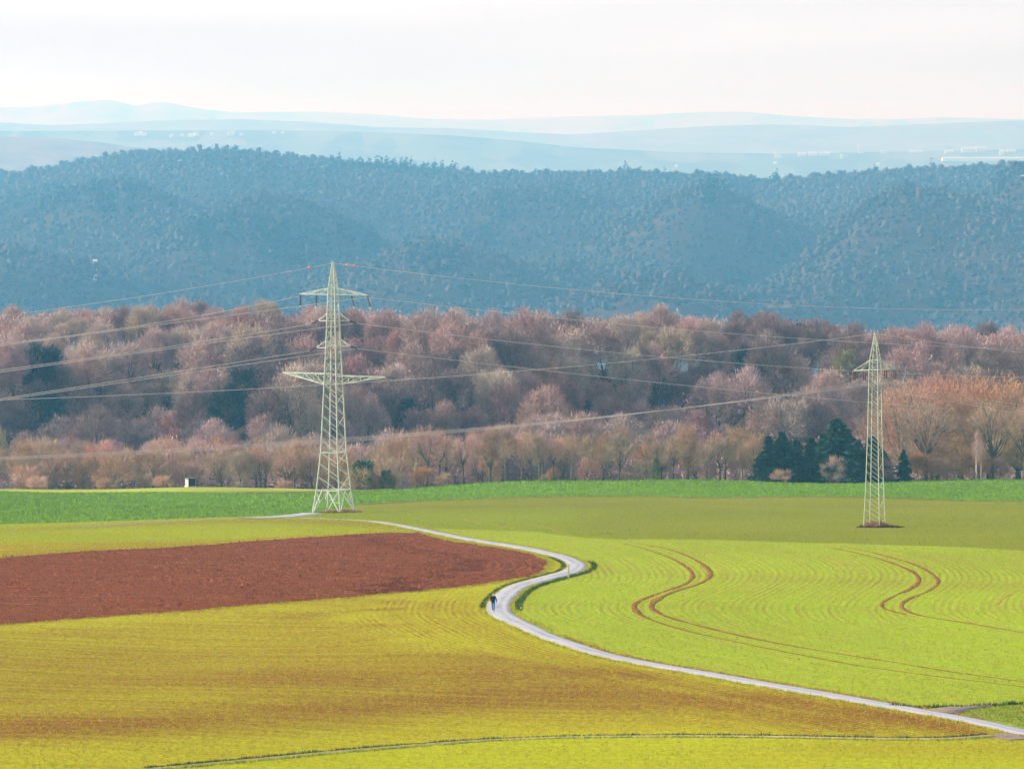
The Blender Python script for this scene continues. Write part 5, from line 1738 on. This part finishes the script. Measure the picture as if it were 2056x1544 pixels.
# ------------------------------------------------------------------ far buildings
M_WHITE = simple('white render', (0.62, 0.60, 0.57), (0.74, 0.72, 0.70), 0.3, 0.8)
M_ROOFW = simple('pale sheet roof', (0.40, 0.39, 0.39), (0.55, 0.54, 0.54), 0.05, 0.6)
M_TILE = simple('brown roof tiles', (0.20, 0.10, 0.07), (0.30, 0.16, 0.11), 0.3, 0.85)
def house(px, py, hf, d0, d1, w, dp, hh, label, name='house', roof=M_TILE, rot=0.0, cat='house', tower=None, rh=0.45, group=None):
    x, y = cast(px, py, hf, d0, d1)
    z = float(hf(np.array([x]), np.array([y]))[0])
    root = empty(name, (x, y, z - 0.5), rot)
    tag(root, label, cat, group)
    if w < 60:
        w, dp, hh = w * 1.15, dp * 1.15, hh * 1.1
    else:
        w, hh = w * 1.45, hh * 1.2
    V, F = box(-w / 2, w / 2, -dp / 2, dp / 2, -2.0, hh)
    mesh_obj('wall', V, F, M_WHITE, root)
    r = dp * rh
    e = 0.5
    V = [(-w / 2 - e, -dp / 2 - e, hh), (w / 2 + e, -dp / 2 - e, hh), (w / 2 + e, dp / 2 + e, hh), (-w / 2 - e, dp / 2 + e, hh), (-w / 2 - e, 0, hh + r), (w / 2 + e, 0, hh + r)]
    mesh_obj('roof', V, [(0, 1, 5, 4), (2, 3, 4, 5), (0, 4, 3), (1, 2, 5), (0, 3, 2, 1)], roof, root)
    if tower:
        tx, tw, thh, spire = [q * 1.3 for q in tower]
        V, F = box(tx - tw / 2, tx + tw / 2, -tw / 2, tw / 2, -2.0, thh)
        tt = mesh_obj('tower', V, F, M_WHITE, root)
        V = [(tx - tw / 2, -tw / 2, thh), (tx + tw / 2, -tw / 2, thh), (tx + tw / 2, tw / 2, thh), (tx - tw / 2, tw / 2, thh), (tx, 0, thh + spire)]
        mesh_obj('spire', V, [(0, 1, 4), (1, 2, 4), (2, 3, 4), (3, 0, 4)], roof, tt)
F2 = dict(hf=L2, d0=12050, d1=15480)
house(1563, 317, w=16, dp=9, hh=6, label='far white church, leftmost of the valley buildings', name='church', cat='church', tower=(-7, 4.5, 16, 5), roof=M_ROOFW, **F2)
house(1610, 314, w=22, dp=12, hh=6, label='far long white shed right of the leftmost church', roof=M_ROOFW, name='shed', cat='shed', **F2)
house(1632, 314, w=26, dp=12, hh=7, label='far white shed, middle of the long row', roof=M_ROOFW, name='shed', cat='shed', **F2)
house(1656, 312.5, w=26, dp=12, hh=6, label='far white shed, right end of the long row', roof=M_ROOFW, name='shed', cat='shed', **F2)
house(1690, 319, w=7, dp=7, hh=10, label='far small white tower house below the block tower', roof=M_ROOFW, name='tower_house', **F2)
house(1730, 308, w=14, dp=10, hh=6, label='far white building with the tallest block tower', name='tower_building', cat='building', tower=(-6, 5.5, 21, 1.0), roof=M_ROOFW, **F2)
house(1775, 308, w=16, dp=10, hh=5, label='far white house just right of the block tower', roof=M_ROOFW, **F2)
house(1840, 307, w=36, dp=12, hh=4, label='far low white shed between block tower and factory', roof=M_ROOFW, name='shed', cat='shed', **F2)
house(1905, 308, w=22, dp=12, hh=5, label='far low white hall, left end of the factory row', roof=M_ROOFW, name='factory_hall', cat='hall', **F2)
house(1945, 306, w=38, dp=16, hh=8, label='far tall white factory hall above the long roof', roof=M_ROOFW, name='factory_hall', cat='hall', **F2)
house(1970, 305, w=26, dp=16, hh=9, label='far white factory hall with raised roof light', roof=M_ROOFW, name='factory_hall', cat='hall', tower=(-6, 5, 12, 0.5), **F2)
house(2012, 311, w=14, dp=12, hh=9, label='far square white house right of the factory halls', roof=M_ROOFW, **F2)
house(2030, 306, w=26, dp=12, hh=4, label='far low white shed at the right rim', roof=M_ROOFW, name='shed', cat='shed', **F2)
house(1980, 323, w=185, dp=30, hh=7, label='very long white warehouse roof above the blue ridge', roof=M_ROOFW, name='warehouse', cat='warehouse', rh=0.12, **F2)
house(1556, 330, w=9, dp=8, hh=4, label='far pale cottage below the leftmost church', roof=M_ROOFW, **F2)
house(1763, 332, w=9, dp=8, hh=4, label='far pale cottage in the plain below the block tower', roof=M_ROOFW, **F2)
house(1358, 336, w=8, dp=8, hh=4, label='far pale cottage above the ridge conifers', roof=M_ROOFW, **F2)
for k, (px, py, w_, hh_, rot) in enumerate(((276, 273, 14, 6, 0.2), (283, 272, 10, 7, -0.3), (290, 274, 12, 5, 0.1))):
    house(px, py, w=w_, dp=9, hh=hh_, label=('left', 'middle', 'right')[k] + ' white house of the leftmost far hamlet', rot=rot, roof=M_ROOFW, **F2)
for k, (px, py, w_, hh_, rot) in enumerate(((345, 276, 10, 5, 0.2), (366, 275, 10, 5, 0.0), (383, 275, 14, 6, -0.2), (395, 273, 12, 7, 0.3), (425, 273, 8, 5, 0.0))):
    house(px, py, w=w_, dp=9, hh=hh_, label=('first', 'second', 'third', 'fourth', 'last')[k] + ' white house from the left in the middle far hamlet', rot=rot, roof=M_ROOFW, **F2)
for k, (px, py, w_, hh_, rot) in enumerate(((462, 272, 12, 6, 0.2), (468, 271, 9, 7, -0.3), (485, 273, 10, 5, 0.1), (550, 270, 10, 4, 0.0), (568, 270, 9, 4, 0.0))):
    house(px, py, w=w_, dp=9, hh=hh_, label=('first', 'second', 'third', 'fourth', 'last')[k] + ' white house from the left in the rightmost far hamlet', rot=rot, roof=M_ROOFW, **F2)
# the lone white house in the blue woods: walls and roof stand clear of the treetops
house(191, 563, h, 4350, 5400, w=3.0, dp=3.5, hh=17.6, label='lone white house between the trees of the blue woods', roof=M_ROOFW)

# ------------------------------------------------------------------ haze
def haze():
    V, F = box(-6400, 6400, -320, 44900, -800, 172)
    m = bpy.data.materials.new('pale haze')
    m.use_nodes = True
    t = m.node_tree
    t.nodes.clear()
    o = t.nodes.new('ShaderNodeOutputMaterial')
    v = t.nodes.new('ShaderNodeVolumePrincipled')
    v.inputs['Color'].default_value = (*HAZE_COLOR, 1)
    v.inputs['Density'].default_value = HAZE_DENSITY
    v.inputs['Anisotropy'].default_value = HAZE_G
    v.inputs['Absorption Color'].default_value = (1, 1, 1, 1)
    t.links.new(v.outputs['Volume'], o.inputs['Volume'])
    tag(mesh_obj('haze', V, F, m), 'pale blue haze filling the whole valley', 'haze', kind='stuff')
haze()
